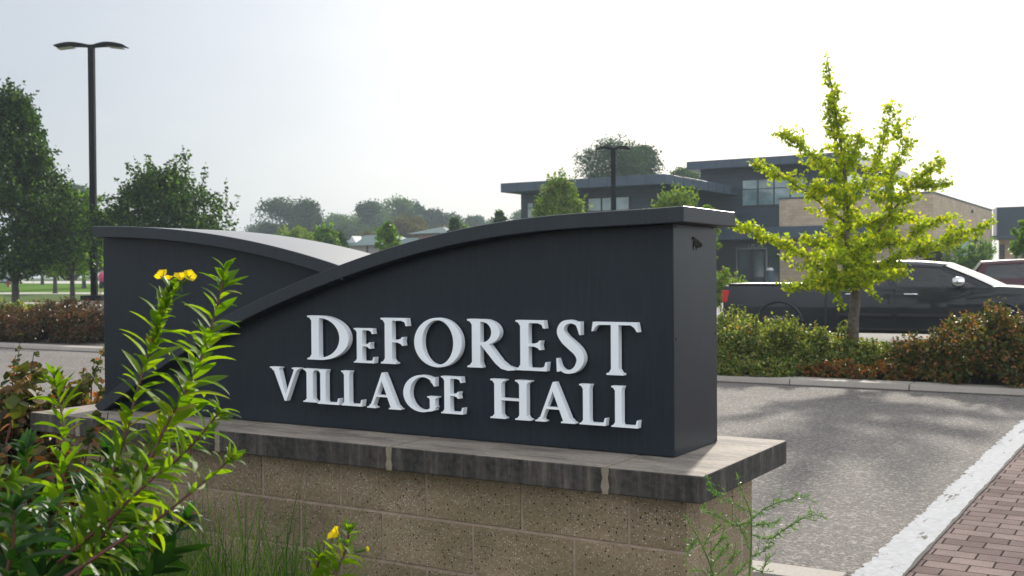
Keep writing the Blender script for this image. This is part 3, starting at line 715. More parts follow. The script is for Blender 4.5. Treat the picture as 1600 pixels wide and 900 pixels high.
# trailing wing to the far right
YF = 92.0; a = onY(1556, 324, YF); b = onY(1640, 324, YF); zc1 = onY(1560, 369, YF)[2]; zc0 = onY(1560, 374, YF)[2]
k = MB(); quadbox(k, a[0], a[0] + 30, YF, YF + 12, zc1, a[2]); k.build('wall', M['dark'], hall)
k = MB(); quadbox(k, a[0] - .3, a[0] + 30.3, YF - 1.2, YF + 12, zc0, zc1 - .003); k.build('roof', M['fascia'], hall)
k = MB(); quadbox(k, a[0] + .2, a[0] + 29.8, YF + .02, YF + 11.9, -.2, zc0 - .003); k.build('wall', M['tan'], hall)
window(1562, 1570, 382, 409, YF + .02, 1, glass='glass'); window(1585, 1590, 384, 409, YF + .02, 1, glass='glass'); window(1597, 1605, 384, 409, YF + .02, 1, glass='glass')
k = MB(); p = onY(1554, 326, 91.2); k.box(p[0] - .12, p[0] + .12, 91.2, 91.6, onY(1553, 372, 91.2)[2], p[2]); k.build('fascia', M['white_fascia'], hall)

# ------------------------------------------------------------------ far houses
M['greenroof'] = simple('green_metal_roof', (.05, .10, .10), .6, 0, .1, .8)
M['brickred'] = simple('far_red_brick', (.24, .12, .09), .9, 0, .15, 2)
M['stucco'] = simple('far_pale_wall', (.30, .27, .25), .9)
def hip(k, x0, x1, y0, y1, z0, z1, rx):
    V = [(x0, y0, z0), (x1, y0, z0), (x1, y1, z0), (x0, y1, z0), (x0 + rx, (y0 + y1) / 2, z1), (x1 - rx, (y0 + y1) / 2, z1)]
    k.add(V, [[0, 1, 5, 4], [1, 2, 5], [2, 3, 4, 5], [3, 0, 4], [3, 2, 1, 0]])
D1 = 130.0; p = at(560, 384, D1); q = at(560, 371, D1); e = at(560, 391, D1)
ho = empty('far_house', (p[0], p[1], gz(p[1])), 'low house with pale green hipped roof and small white gable far beyond sign dip', 'house')
kx = p[0]; ky = p[1]
k = MB(); k.box(kx - 3.5, kx + 4.5, ky, ky + 7, gz(ky) - .2, p[2]); k.build('wall', M['stucco'], ho)
k = MB(); hip(k, kx - 4.2, kx + 5.2, ky - .8, ky + 7.8, p[2] + .01, q[2] + .4, 2.5); rf = k.build('roof', M['greenroof'], ho)
k = MB(); k.add([(kx - 1.9, ky + .4, p[2] + .4), (kx - .7, ky + .4, p[2] + .4), (kx - 1.3, ky + .4, p[2] + 1.2), (kx - 1.3, ky + 2.2, p[2] + 1.2), (kx - 1.9, ky + 1.2, p[2] + .4), (kx - .7, ky + 1.2, p[2] + .4)], [[0, 1, 2], [0, 2, 3, 4], [1, 5, 3, 2]]); k.build('dormer', M['white_fascia'], ho)
k = MB(); k.box(kx + 1.2, kx + 1.5, ky - .05, ky, gz(ky), p[2] - .05); k.build('post', M['frame'], ho)
D2 = 120.0; p = at(672, 365, D2); q = at(678, 355, D2)
ho = empty('far_brick_house', (p[0], p[1], gz(p[1])), 'small red brick building with pointed green roof beyond the sign curve', 'house')
kx, ky = p[0], p[1]
k = MB(); k.box(kx - 1.6, kx + 2.4, ky, ky + 4, gz(ky) - .2, p[2]); k.build('wall', M['brickred'], ho)
k = MB(); hip(k, kx - 2.6, kx + 3.0, ky - .8, ky + 4.8, p[2] + .01, q[2] + .1, 2.7); k.build('roof', M['greenroof'], ho)
k = MB(); k.box(kx - 5.5, kx - 1.7, ky + .3, ky + 4, gz(ky), p[2] - 1.2); hip(k, kx - 6, kx - 1.62, ky - .2, ky + 4.5, p[2] - 1.19, p[2] - .3, 1.2); k.build('lower_roof', M['greenroof'], ho)
k = MB(); k.tube([(kx + .2, ky + 2, q[2]), (kx + .2, ky + 2, q[2] + 1.6)], .05, 6); k.build('mast', M['frame'], ho)

# ------------------------------------------------------------------ light poles
def lightpole(px, depth, ytop, head_px, label, block):
    b = base(px, depth); ht = hpx(ytop, px, depth) - b[2]; w = head_px / FOC * depth / 2
    o = empty('light_pole', b, label, 'light pole', 'parking lot light poles')
    k = MB(); Mx = Matrix.Translation(Vector(b)) @ Matrix.Rotation(-YAW, 4, 'Z')
    t = .115; k.box(-t, t, -t, t, 0.0, ht, Mx); k.build('pole', M['pole'], o, False, .01)
    if block:
        k = MB(); k.box(-.42, .42, -.42, .42, .32, .52, Mx); k.build('base_plate', M['pole'], o, False, .02)
        k = MB(); k.tube([b + np.array([0, 0, -.1]), b + np.array([0, 0, .31])], .5, 20); k.build('footing', M['concrete'], o)
    for s in (-1, 1):
        k = MB(); n = 8; V = []; F = []
        for i in range(n + 1):
            u = i / n; x = s * (.1 + u * (w - .1)); zc = ht - .0 + .10 * math.sin(u * 2.2) - .14 * u * u; hw = .12 + .30 * min(1, u * 2.2) - .06 * u; th = .11 * (1 - .6 * u)
            V += [(x, -hw, zc), (x, hw, zc), (x, hw, zc - th), (x, -hw, zc - th)]
        for i in range(n):
            for j in range(4): F.append([4 * i + j, 4 * i + (j + 1) % 4, 4 * i + 4 + (j + 1) % 4, 4 * i + 4 + j])
        F += [[0, 1, 2, 3], [4 * n + 3, 4 * n + 2, 4 * n + 1, 4 * n]]
        k.add([Mx @ Vector(v) for v in V], F); hd = k.build('lamp_head', M['pole'], o, False, .01)
        k = MB(); x0, x1 = s * w * .5, s * w * .95; zz = ht - .13
        k.add([Mx @ Vector(v) for v in [(x0, -.25, zz + .035), (x1, -.22, zz - .04), (x1, .22, zz - .04), (x0, .25, zz + .035)]], [[0, 1, 2, 3]]); k.build('lens', M['lens'], hd)
lightpole(147, 45, 71, 108, 'tall black two-headed light pole on concrete footing left of the sign', True)
lightpole(959, 56, 231, 52, 'distant slim two-headed light pole in front of the village hall', False)

# ------------------------------------------------------------------ trees
def T(px, depth, ytop, wpx, ybase_crown, **kw):
    b = base(px, depth); h = hpx(ytop, px, depth) - b[2]; w = wpx / FOC * depth; cb = max(hpx(ybase_crown, px, depth) - b[2], .15 * h * 0 + .3)
    return dict(pos=b, h=h, w=w, cb=cb, **kw)
tree('pear_tree', 'large dark dense tree at the left edge beside the light pole', 'tree', shape='pear', n=34000, ls=.14, m='pear', clumps=330, shoots=130, sl=1.1, seed=3, trunk_r=.15, **T(24, 40, 145, 180, 428))
tree('pear_tree', 'dark spreading tree with spiky top right behind the left end of sign', 'tree', shape='spiky', n=20000, ls=.15, m='pear', clumps=230, shoots=110, sl=2.2, seed=5, trunk_r=.14, **T(254, 44, 272, 218, 432))
tree('young_tree', 'bright green tree between the big dark tree and the pole', 'tree', shape='round', n=9000, ls=.2, m='pear_bright', clumps=110, shoots=20, seed=8, trunk_r=.13, **T(113, 53, 296, 110, 428))
tree('young_tree', 'bright low-branched tree with thin trunk on far side of lawn walk', 'tree', shape='round', n=6000, ls=.26, m='pear_bright', clumps=80, shoots=10, seed=9, trunk_r=.14, **T(86, 70, 330, 90, 426))
tree('young_tree', 'small tree on the lawn just left of the pole foot', 'tree', shape='round', n=6000, ls=.3, m='pear_bright', clumps=80, seed=10, trunk_r=.16, **T(131, 85, 335, 80, 426))
tree('young_tree', 'farthest thin tree on the lawn behind the dark trunk', 'tree', shape='round', n=5000, ls=.35, m='pear', clumps=60, seed=11, trunk_r=.16, **T(66, 105, 350, 80, 424))
tree('young_tree', 'tree with light leaves just right of the light pole', 'tree', shape='round', n=6000, ls=.3, m='pear_bright', clumps=70, seed=12, trunk_r=.16, **T(172, 88, 330, 80, 424))
tree('far_tree', 'blue-grey hazy treetop showing behind the light pole', 'tree', shape='round', n=6000, ls=.6, m='oak', clumps=80, seed=13, **T(118, 165, 288, 70, 430))
far = [  # px, depth, ytop, width, mat, shape, label
 (438, 190, 307, 92, 'oak', 'mass', 'tall dark wide tree left of the far pine'), (478, 185, 307, 70, 'oak', 'flat', 'dark pine with long side branches in the far tree line'),
 (404, 240, 345, 80, 'oak', 'mass', 'low hazy tree at the left foot of the tall dark tree'), (528, 230, 330, 90, 'oak_light', 'mass', 'hazy lighter tree in the gap right of the pine'),
 (577, 215, 308, 62, 'oak', 'mass', 'dark rounded tree in the middle of far tree line'), (622, 225, 303, 74, 'oak_light', 'mass', 'highest pale tree of the middle far group'),
 (648, 228, 306, 56, 'oak', 'mass', 'rounded tree on right shoulder of the middle far group'), (683, 230, 320, 62, 'oak', 'mass', 'hazy tree stepping down right of the middle group'),
 (714, 245, 326, 56, 'oak', 'mass', 'low hazy tree above the small brick building'), (742, 250, 330, 50, 'oak', 'flat', 'low flat-topped hazy tree with sky gaps'),
 (778, 250, 334, 60, 'oak', 'mass', 'faint low tree left of the hall roof'), (815, 255, 322, 44, 'oak_light', 'mass', 'faint pale tree at the corner of the hall'),
 (560, 200, 345, 120, 'oak', 'mass', 'dark low tree behind the green-roofed house'), (350, 230, 358, 90, 'oak', 'mass', 'hazy low tree behind spiky dark tree'),
 (640, 150, 334, 72, 'rust', 'round', 'rusty-tinged tree left of pointed green roof'), (688, 165, 346, 44, 'rust', 'round', 'small olive tree right of pointed green roof'),
 (574, 145, 354, 40, 'rust', 'round', 'small reddish tree over green-roofed house'), (372, 150, 355, 30, 'rust', 'round', 'small orange-topped tree by the dark spiky tree'),
 (958, 110, 217, 128, 'oak', 'mass', 'big loose-crowned tree rising behind the hall roof'), (1000, 118, 222, 80, 'oak', 'mass', 'right-hand big tree behind the hall roof'), (1070, 120, 258, 60, 'oak_light', 'mass', 'pale tree showing between the two hall roofs')]
far += [(500, 270, 345, 90, 'oak_light', 'mass', 'faint low tree behind the pine side branches'), (545, 275, 336, 80, 'oak', 'mass', 'faint tree filling the gap right of the pine'), (598, 270, 326, 70, 'oak_light', 'mass', 'faint tree between the two middle treetops'),
 (665, 280, 334, 80, 'oak', 'mass', 'faint blue-green tree behind the middle group'), (700, 285, 338, 80, 'oak_light', 'mass', 'faint low tree right of the middle group'), (735, 290, 342, 90, 'oak', 'mass', 'faintest low tree behind the flat-topped one'), (795, 290, 344, 90, 'oak', 'mass', 'faintest low tree at the hall corner'), (455, 275, 350, 110, 'oak', 'mass', 'faint low tree behind the tall dark tree')]
for i, (px, d, yt, wp, m_, sh, lb) in enumerate(far):
    big = d < 130
    tree('far_tree', lb, 'tree', shape=sh, n=15000 if big or wp > 60 else 9000, ls=d * .0021, m=m_, clumps=190 if big else 110, cr=1.3, seed=30 + i, group='trees in the distance', **T(px, d, yt + 8, wp * (1.12 if d < 262 else 1.6), 436 if not big else 320))
mid = [(462, 80, 352, 66, 'maple', 'round', 'bright yellow-green tree peeking over left wing of sign'), (508, 75, 354, 40, 'pear_bright', 'round', 'green young tree beside the yellow-green one'),
       (531, 78, 360, 26, 'pear', 'pear', 'narrow dark young tree above the sign dip'), (606, 62, 347, 46, 'pear_bright', 'pear', 'bright oval young tree right of the sign dip'),
       (711, 78, 338, 32, 'pear', 'pear', 'small dark young tree next to pointed green roof'), (723, 110, 350, 30, 'maple', 'round', 'small pale tree behind the small dark young one'), (781, 80, 327, 36, 'pear', 'pear', 'dark young tree left of the hall roof tip')]
for i, (px, d, yt, wp, m_, sh, lb) in enumerate(mid):
    tree('young_tree', lb, 'tree', shape=sh, n=5000, ls=d * .0027, m=m_, clumps=60, shoots=14, seed=70 + i, group='young trees around the parking lot', **T(px, d, yt + 3, wp, 410))
tree('maple_tree', 'full green maple with pointed top in front of the hall left window', 'tree', shape='spiky', n=13000, ls=.15, m='maple', clumps=150, shoots=50, sl=1.3, seed=81, **T(876, 56, 282, 88, 400))
tree('maple_tree', 'broad pale green tree peeking over right end of sign cap', 'tree', shape='spiky', n=12000, ls=.13, m='maple', clumps=130, shoots=60, sl=1.6, seed=82, **T(1055, 48, 305, 105, 400))
tree('small_tree', 'narrow green tree behind right edge of the sign cabinet', 'tree', shape='round', n=3000, ls=.13, m='maple', clumps=40, seed=83, **T(1108, 44, 318, 36, 410))
tree('round_tree', 'rounded yellow-green tree cut off at the right edge', 'tree', shape='round', n=5000, ls=.13, m='pear_bright', clumps=70, seed=84, **T(1608, 42, 345, 52, 402))

# ---- ginkgo ---------------------------------------------------------
GD = 16.0; gb = base(1336, GD); gk = empty('ginkgo_tree', gb, 'young yellow-green ginkgo with open branches in the planting bed by truck', 'tree')
br = [  # list of (px, py, depth offset) and start radius
 ([(1333, 560, 0), (1334, 500, 0), (1337, 450, 0), (1326, 400, 0), (1322, 340, .05), (1320, 270, 0), (1306, 180, 0), (1292, 90, 0)], .075, .004),
 ([(1334, 446, 0), (1290, 425, -.3), (1250, 395, -.5), (1200, 372, -.6), (1148, 350, -.7)], .028, .004), ([(1338, 448, 0), (1375, 415, -.4), (1420, 395, -.6), (1480, 378, -.6), (1545, 352, -.5)], .03, .004),
 ([(1324, 350, 0), (1280, 315, -.3), (1230, 280, -.4), (1178, 256, -.5)], .018, .003), ([(1321, 300, 0), (1290, 260, .3), (1255, 230, .4), (1216, 206, .5)], .014, .003),
 ([(1336, 440, 0), (1362, 380, .2), (1395, 330, .3), (1430, 285, .3), (1478, 246, .3)], .03, .004), ([(1322, 330, 0), (1352, 280, -.2), (1378, 230, -.3), (1396, 155, -.3)], .016, .003),
 ([(1334, 446, 0), (1300, 440, -.6), (1262, 444, -.9), (1226, 448, -1.1)], .018, .003), ([(1326, 400, 0), (1290, 380, .4), (1255, 372, .8)], .015, .003), ([(1340, 440, 0), (1370, 430, .6), (1410, 425, 1.0)], .016, .003),
 ([(1322, 360, 0), (1350, 345, .4), (1385, 350, .6), (1430, 340, .7)], .014, .003), ([(1320, 320, 0), (1300, 300, -.6), (1268, 290, -1.0)], .012, .003), ([(1362, 380, .2), (1410, 380, .3), (1450, 352, .4), (1478, 340, .5)], .012, .003),
 ([(1395, 330, .3), (1390, 290, .3), (1410, 240, .2), (1405, 190, .2)], .010, .003), ([(1321, 280, 0), (1335, 240, .2), (1345, 210, .3)], .009, .002), ([(1312, 230, 0), (1298, 195, 0), (1300, 150, 0)], .007, .002), ([(1430, 285, .3), (1450, 290, .1), (1478, 286, 0)], .008, .002),
 ([(1330, 420, 0), (1345, 395, -.7), (1365, 372, -1.0)], .014, .003), ([(1328, 410, 0), (1305, 400, -.8), (1285, 410, -1.1)], .013, .003), ([(1336, 440, 0), (1350, 430, -.7), (1385, 432, -1.0)], .012, .002), ([(1334, 440, 0), (1315, 440, -.5), (1285, 440, -.8)], .01, .002)]
k = MB(); LC = []; LS = []
for bi, (pts, ra, rb) in enumerate(br):
    P = crom([at(x, y, GD + d) for x, y, d in pts], 6); k.tube(P, np.linspace(ra, rb, len(P)) if bi else np.interp(np.linspace(0, 1, len(P)), [0, .3, .34, 1], [.088, .075, .05, .006]), 7)
    s0 = .40 if bi == 0 else .12
    P = np.array(P); n = len(P)
    for i in range(int(n * s0), n - 1):
        u = i / (n - 1); seg = P[i + 1] - P[i]; ln = np.linalg.norm(seg); cnt = max(1, int(ln / .035))
        if bi == 0: cnt = int(cnt * (.45 if u < .6 else .8))
        for j in range(cnt):
            q = P[i] + seg * rnd.random(); m_ = rnd.randint(3, 6); spread = (.11 * (1 - .8 * u) if bi else .075 * (1.15 - .75 * u))
            cc = q + rng.normal(size=3) * spread * .75 * np.array([1.2, 1.2, .7]) + np.array([0, 0, .015])
            LC.append(cc + rng.normal(size=(m_, 3)) * .034)
    # side twigs carrying short leaf sprays, mostly level
    for i in range(2 if bi else int(n * .42), n - 1):
        for _ in range(2 if bi else 3):
            ax_ = unit(P[min(i + 1, n - 1)] - P[i - 1]); dr = rng.normal(size=3) * np.array([1, 1, .35]); dr = unit(dr + ax_ * .6 + np.array([0, 0, .12])); u = i / (n - 1)
            ln = rnd.uniform(.10, .66) * ((1 - .6 * u) if bi else (1.15 - u)) * (.6 + 14 * ra if bi else 1.15); e = P[i] + dr * ln; md = (P[i] + e) / 2 + rng.normal(size=3) * .012
            k.tube([P[i], md, e], [.0045, .003, .0015], 4, False)
            for q in np.linspace(.12, 1, max(3, int(ln / .022))): LC.append(P[i] + (e - P[i]) * q + (md - (P[i] + e) / 2) * 4 * q * (1 - q) + rng.normal(size=(rnd.randint(1, 5), 3)) * .026)
k.build('trunk', M['bark'], gk, True)
V, F = scatter(np.concatenate(LC), .052, LF, droop=.3); obj('crown', V, F, M['ginkgo'], gk)

# ------------------------------------------------------------------ shrubs
def shrub(name, label, cat, cx, cy, rx, ry, h, n, ls, m, group=None, seed=1, z0=None, shoots=40, tpl=LQ, flat=.6, stem='bark_dark', par=None):
    lr = np.random.default_rng(seed); z0 = gz(cy) + .07 if z0 is None else z0
    o = empty(name, (cx, cy, z0), label, cat, group)
    ph = lr.uniform(0, 6.28, 4)
    def top(x, y): return 1 - .75 * np.clip(x * x + y * y, 0, 1) ** 1.5 + .26 * np.sin(x * 6 + ph[0]) * np.cos(y * 4 + ph[1]) + .10 * np.sin(x * 11 + ph[2] + y * 7)
    nc = max(30, n // 45)
    a = lr.uniform(0, 6.28, nc); r_ = np.sqrt(lr.uniform(0, 1, nc)); x = r_ * np.cos(a); y = r_ * np.sin(a); zz = top(x, y) * (lr.uniform(.12, 1, nc) ** .45)
    C = np.stack([cx + x * rx, cy + y * ry, z0 + zz * h * .93], 1)
    per = n // nc; cr_ = min(rx, ry, h) * lr.uniform(.12, .28, (nc, 1, 1))
    P = (C[:, None] + unit(lr.normal(size=(nc, per, 3))) * lr.uniform(0, 1, (nc, per, 1)) ** .4 * cr_).reshape(-1, 3)
    S = []; k = MB()
    for i in range(shoots):
        a_ = lr.uniform(0, 6.28); q = math.sqrt(lr.random()) * .92; x_, y_ = q * math.cos(a_), q * math.sin(a_)
        b = np.array([cx + x_ * rx, cy + y_ * ry, z0 + float(top(x_, y_)) * h * .85]); dr = unit(np.array([x_ * .5, y_ * .5, 1]) + lr.normal(size=3) * .2); ln = h * lr.uniform(.15, .48)
        k.tube([(b[0] * .7 + cx * .3, b[1] * .7 + cy * .3, z0), b, b + dr * ln], [.008, .005, .002], 4, False)
        t_ = lr.uniform(0, 1, (24, 1)); S.append(b + dr * ln * t_ + lr.normal(size=(24, 3)) * ls * .55 * (1.3 - t_))
    k.build('stem', M[stem], o)
    P = np.concatenate([P] + S); P[:, 2] = np.maximum(P[:, 2], z0 + .015)
    V, F = scatter(P, ls, tpl, up=.35); obj('foliage', V, F, M[m], o)
    return o
def SH(pxc, depth, wpx, ytop, ry, **kw):
    b = base(pxc, depth); rx = wpx / FOC * depth / 2 * 1.05; h = hpx(ytop, pxc, depth) - b[2] - .07
    return dict(cx=b[0], cy=b[1], rx=rx, ry=ry, h=h, **kw)
def SY(pxc, Y, wpx, ytop, ry, **kw):
    p = onY(pxc, 500, Y); return SH(pxc, float((p - CAM) @ FW), wpx, ytop, ry, **kw)
shrub('sumac_shrub', 'dense green shrub mound directly right of the sign cabinet', 'shrub', n=21000, ls=.046, m='bushgreen', seed=1, shoots=110, **SY(1158, 12.6, 200, 504, 1.05))
shrub('sumac_shrub', 'green shrub mound in front of the truck rear wheel', 'shrub', n=18000, ls=.046, m='bushgreen', seed=2, shoots=110, **SY(1258, 12.7, 180, 520, 1.0))
shrub('sumac_shrub', 'small low green shrub at the foot of the ginkgo', 'shrub', n=12000, ls=.045, m='bushgreen', seed=3, shoots=60, **SY(1368, 12.9, 160, 540, .75))
shrub('sumac_shrub', 'low orange-red turning shrub along kerb below ginkgo', 'shrub', n=10000, ls=.045, m='bushmix', seed=4, shoots=30, **SY(1330, 11.8, 190, 572, .45))
shrub('sumac_shrub', 'red-leaved low shrub between ginkgo and dark red mound', 'shrub', n=9000, ls=.045, m='bushmix', seed=14, shoots=30, **SY(1425, 11.95, 110, 566, .42))
shrub('sumac_shrub', 'tall dark red-green shrub mound at the right edge', 'shrub', n=25000, ls=.052, m='bushdark', seed=5, shoots=130, **SY(1572, 12.15, 250, 502, 1.0))
shrub('sumac_shrub', 'dark red shrub sloping down left of the tall right mound', 'shrub', n=18000, ls=.05, m='bushdark', seed=6, shoots=70, **SY(1465, 12.3, 150, 536, .85))
shrub('sumac_shrub', 'green shrub hugging the kerb below the cabinet side', 'shrub', n=14000, ls=.045, m='bushgreen', seed=7, shoots=40, **SY(1165, 11.6, 190, 562, .5))
shrub('entry_shrub', 'yellow-green shrub beside hall entrance doors left of truck', 'shrub', n=4000, ls=.09, m='maple', seed=8, shoots=20, **SH(1132, 33, 60, 432, .8))
shrub('entry_shrub', 'reddish shrub against the dark entrance wall', 'shrub', n=2500, ls=.12, m='bushmix', seed=9, shoots=20, **SH(1128, 58, 30, 427, .8))
for i, (px, yt, wp, lb) in enumerate([(1452, 392, 40, 'dark shrub below tan wall right of ginkgo'), (1498, 388, 50, 'middle green shrub against the tan wall'), (1530, 378, 44, 'tallest loose shrub near the end of tan wall')]):
    shrub('wall_shrub', lb, 'shrub', n=3000, ls=.13, m='pear_bright' if i else 'pear', seed=20 + i, group='shrubs along the tan hall wall', shoots=30, **SH(px, 60, wp, yt, .9))
# left hedge: low rusty ground cover behind the driveway
for i, (px, d, wp, yt, m_) in enumerate([(20, 25.5, 150, 486, 'bushred'), (100, 25.0, 150, 481, 'bushred'), (175, 24.6, 120, 484, 'bushred'), (-60, 25.5, 160, 484, 'bushred'), (10, 28.5, 70, 478, 'bushgreen')]):
    shrub('sumac_shrub', ['rusty brown shrub mound at far left behind the driveway', 'rusty shrub mound in front of dark tree trunk', 'rusty shrub mound below the light pole partly behind sign', 'rusty shrub mound cut off by the left edge', 'small yellow-green shrub behind rusty hedge at left edge'][i],
          'shrub', n=16000, ls=.062, m=m_, seed=50 + i, group='shrubs behind the driveway', shoots=60, **SH(px, d, wp, yt, 1.3))

# ------------------------------------------------------------------ vehicles
def paintmat(name, colr, rough=.35, metal=.15):
    m, nt, p = mat(name); p.inputs['Base Color'].default_value = (*colr, 1); p.inputs['Metallic'].default_value = metal; p.inputs['Roughness'].default_value = rough
    nt.links.new(ramp(nt, noise(nt, coords(nt), 900, 1), [(.3, tuple(x * .8 for x in colr)), (.7, tuple(x * 1.3 for x in colr))]), p.inputs['Base Color'])
    p.inputs['Coat Weight'].default_value = .45; p.inputs['Coat Roughness'].default_value = .03; p.inputs['Specular IOR Level'].default_value = .2; return m
M['truck'] = paintmat('grey_truck_paint', (.016, .019, .024)); M['suv'] = paintmat('dark_red_paint', (.04, .004, .009)); M['van'] = paintmat('pale_blue_paint', (.3, .36, .4), .35, .2)
M['tyre'] = simple('tyre_rubber', (.012,) * 3, .8); M['rim'] = simple('alloy_rim', (.12, .12, .125), .3, .9); M['chrome'] = simple('chrome', (.75, .76, .78), .08, 1.0, .02)
M['trim'] = simple('black_trim', (.01,) * 3, .5); M['taillight'] = simple('tail_lamp_red', (.45, .012, .015), .2); M['headlight'] = simple('headlamp_glass', (.6, .62, .65), .1); M['tonneau'] = simple('black_bed_cover', (.03,) * 3, .38)
def tinted():
    m, nt, p = mat('car_glass'); p.inputs['Base Color'].default_value = (.35, .42, .42, 1); p.inputs['Roughness'].default_value = .02; p.inputs['Transmission Weight'].default_value = .35; p.inputs['IOR'].default_value = 1.2
    nt.links.new(ramp(nt, noise(nt, coords(nt), 2, 2), [(.3, (.012, .015, .017)), (.7, (.03, .034, .036))]), p.inputs['Base Color']); p.inputs['Coat Weight'].default_value = 1; p.inputs['Coat Roughness'].default_value = .02; return m
M['carglass'] = tinted()
M['windshield'] = glassmat('windscreen_glass', (.10, .12, .13), .05)
def vehicle(name, label, cat, loc, rz, P):
    """local x from tail (0) to nose (L), side facing the camera is -y"""
    L, W, zr = P['L'], P['W'] / 2, P['roof']; belt = P['belt']; sill = P['sill']
    root = empty(name, loc, label, cat, None, rz); ORG[root] = np.zeros(3)
    def hw(x, z):                                   # half width of the side
        t = (z - sill) / (belt - sill); e = min(1, min(x, L - x) / .35 + .55)
        return W * (1 - .05 * (1 - e) - .035 * max(0, t - .55) ** 1.3 * 2 - .03 * max(0, .35 - t)) * (1 if min(x, L - x) > .3 else .93 + .07 * min(x, L - x) / .3)
    deck = P['deck']                                # [(x, z)] top line of the lower body
    dx = [d[0] for d in deck]; dz = [d[1] for d in deck]
    xs = sorted(set([0, .05, .12, .25, L - .25, L - .12, L - .04, L] + list(np.linspace(.4, L - .4, 26)) + dx))
    V = []; F = []; nz = 7; ring_ = []
    for x in xs:
        zt = float(np.interp(x, dx, dz)); row = []
        z_lo = sill + (.12 if x < .1 or x > L - .1 else 0)
        for side in (-1, 1):
            r = [(x, side * hw(x, z_lo + (zt - z_lo) * j / nz) * (1 if j < nz else .985), z_lo + (zt - z_lo) * j / nz) for j in range(nz + 1)]
            row.append(r)
        crown = P.get('crown', .03)
        pts = row[0] + [(x, row[0][-1][1] * .8, zt + crown * .7), (x, 0, zt + crown), (x, row[1][-1][1] * .8, zt + crown * .7)] + row[1][::-1]
        ring_.append(len(V)); V += pts
    m_ = len(pts)
    for i in range(len(xs) - 1):
        for j in range(m_): F.append([i * m_ + j, i * m_ + (j + 1) % m_, (i + 1) * m_ + (j + 1) % m_, (i + 1) * m_ + j])
    F += [list(range(m_)), [(len(xs) - 1) * m_ + j for j in range(m_)][::-1]]
    k = MB(); k.add(V, F); body = k.build('body', M[P['paint']], root, True)
    wr = P['wr']
    for wx in P['wheels']:                          # real wheel arches
        kc = MB(); kc.tube([(wx, -W - .2, wr), (wx, W + .2, wr)], wr * 1.17, 32); c = kc.build('arch_cutter', M['trim'])
        md = body.modifiers.new('cut', 'BOOLEAN'); md.operation = 'DIFFERENCE'; md.object = c; md.solver = 'EXACT'
        dg = bpy.context.evaluated_depsgraph_get(); me = bpy.data.meshes.new_from_object(body.evaluated_get(dg)); body.modifiers.clear(); body.data = me
        bpy.data.objects.remove(c)
    body.data.materials.clear(); body.data.materials.append(M[P['paint']])
    body.data.polygons.foreach_set('material_index', [0] * len(body.data.polygons))
    ms = body.modifiers.new('es', 'EDGE_SPLIT'); ms.split_angle = R(32)
    for wx in P['wheels']:
        for s in (-1, 1):
            w = obj('wheel', [(wx, s * (W - .15), wr)] * 3, [[0, 1, 2]], M['trim'], root); 
            k = MB(); yo, yi = s * (W - .03), s * (W - .27)
            k.tube([(wx, yi, wr), (wx, yi + (yo - yi) * .1, wr), (wx, yi + (yo - yi) * .9, wr), (wx, yo, wr)], [wr * .9, wr, wr, wr * .9], 28); k.build('tyre', M['tyre'], w, False)
            k = MB(); k.tube([(wx, yo - s * .01, wr), (wx, yo + s * .006, wr)], wr * .62, 24)
            for q in range(6):
                a = q * math.pi / 3; ca, sa = math.cos(a), math.sin(a); k.tube([(wx + ca * wr * .12, yo + s * .016, wr + sa * wr * .12), (wx + ca * wr * .56, yo + s * .012, wr + sa * wr * .56)], wr * .07, 6)
            k.build('rim', M['rim'], w)
    # arch flares
    for wx in P['wheels']:
        for s in (-1, 1):
            k = MB(); pts_ = [(wx + wr * 1.2 * math.cos(a), s * (hw(wx, wr) + .008), wr + wr * 1.2 * math.sin(a)) for a in np.linspace(.05, math.pi - .05, 20)]
            k.tube(pts_, .03, 6); k.build('wheel_arch', M[P['paint']] if P.get('flare') else M['trim'], root, True)
    # cab / greenhouse
    gh = P['cab']; rr_ = P['roofline']              # gh: beltline x0,x1 ; rr_: roof x0,x1
    wb, wt = hw((gh[0] + gh[1]) / 2, belt) - .02, W * P.get('tumble', .78)
    nb = 12; V = []; F = []
    for i in range(nb + 1):
        t = i / nb; xb = gh[0] + (gh[1] - gh[0]) * t; xt = rr_[0] + (rr_[1] - rr_[0]) * t; zt = zr - .05 * (2 * t - 1) ** 2 - .02
        V += [(xb, -wb, belt - .03), (xt, -wt, zt - .05), (xt, -wt + .1, zt), (xt, 0, zt + .025), (xt, wt - .1, zt), (xt, wt, zt - .05), (xb, wb, belt - .03)]
    for i in range(nb):
        for j in range(6): F.append([7 * i + j, 7 * i + j + 1, 7 * i + 8 + j, 7 * i + 7 + j])
    # side faces (0-1 and 5-6) are left out between pillars: glass goes there
    for i in (nb,):
        for j, dx_ in ((2, .06), (3, .12), (4, .06)): V[7 * i + j] = (V[7 * i + j][0] + dx_, V[7 * i + j][1], V[7 * i + j][2] - .01)
    Fk = [f for f in F if not ({f[0] % 7, f[1] % 7} in ({0, 1}, {5, 6}))]
    k = MB(); k.add(V, Fk)
    def sidept(x, v, s, off=0.0):                    # v 0 belt .. 1 eave, x along the belt ratio
        t = x; xb = gh[0] + (gh[1] - gh[0]) * t; xt = rr_[0] + (rr_[1] - rr_[0]) * t; zt = zr - .05 * (2 * t - 1) ** 2 - .07
        return (xb + (xt - xb) * v, s * (wb + (wt - wb) * v + off), belt - .03 + (zt - belt + .03) * v)
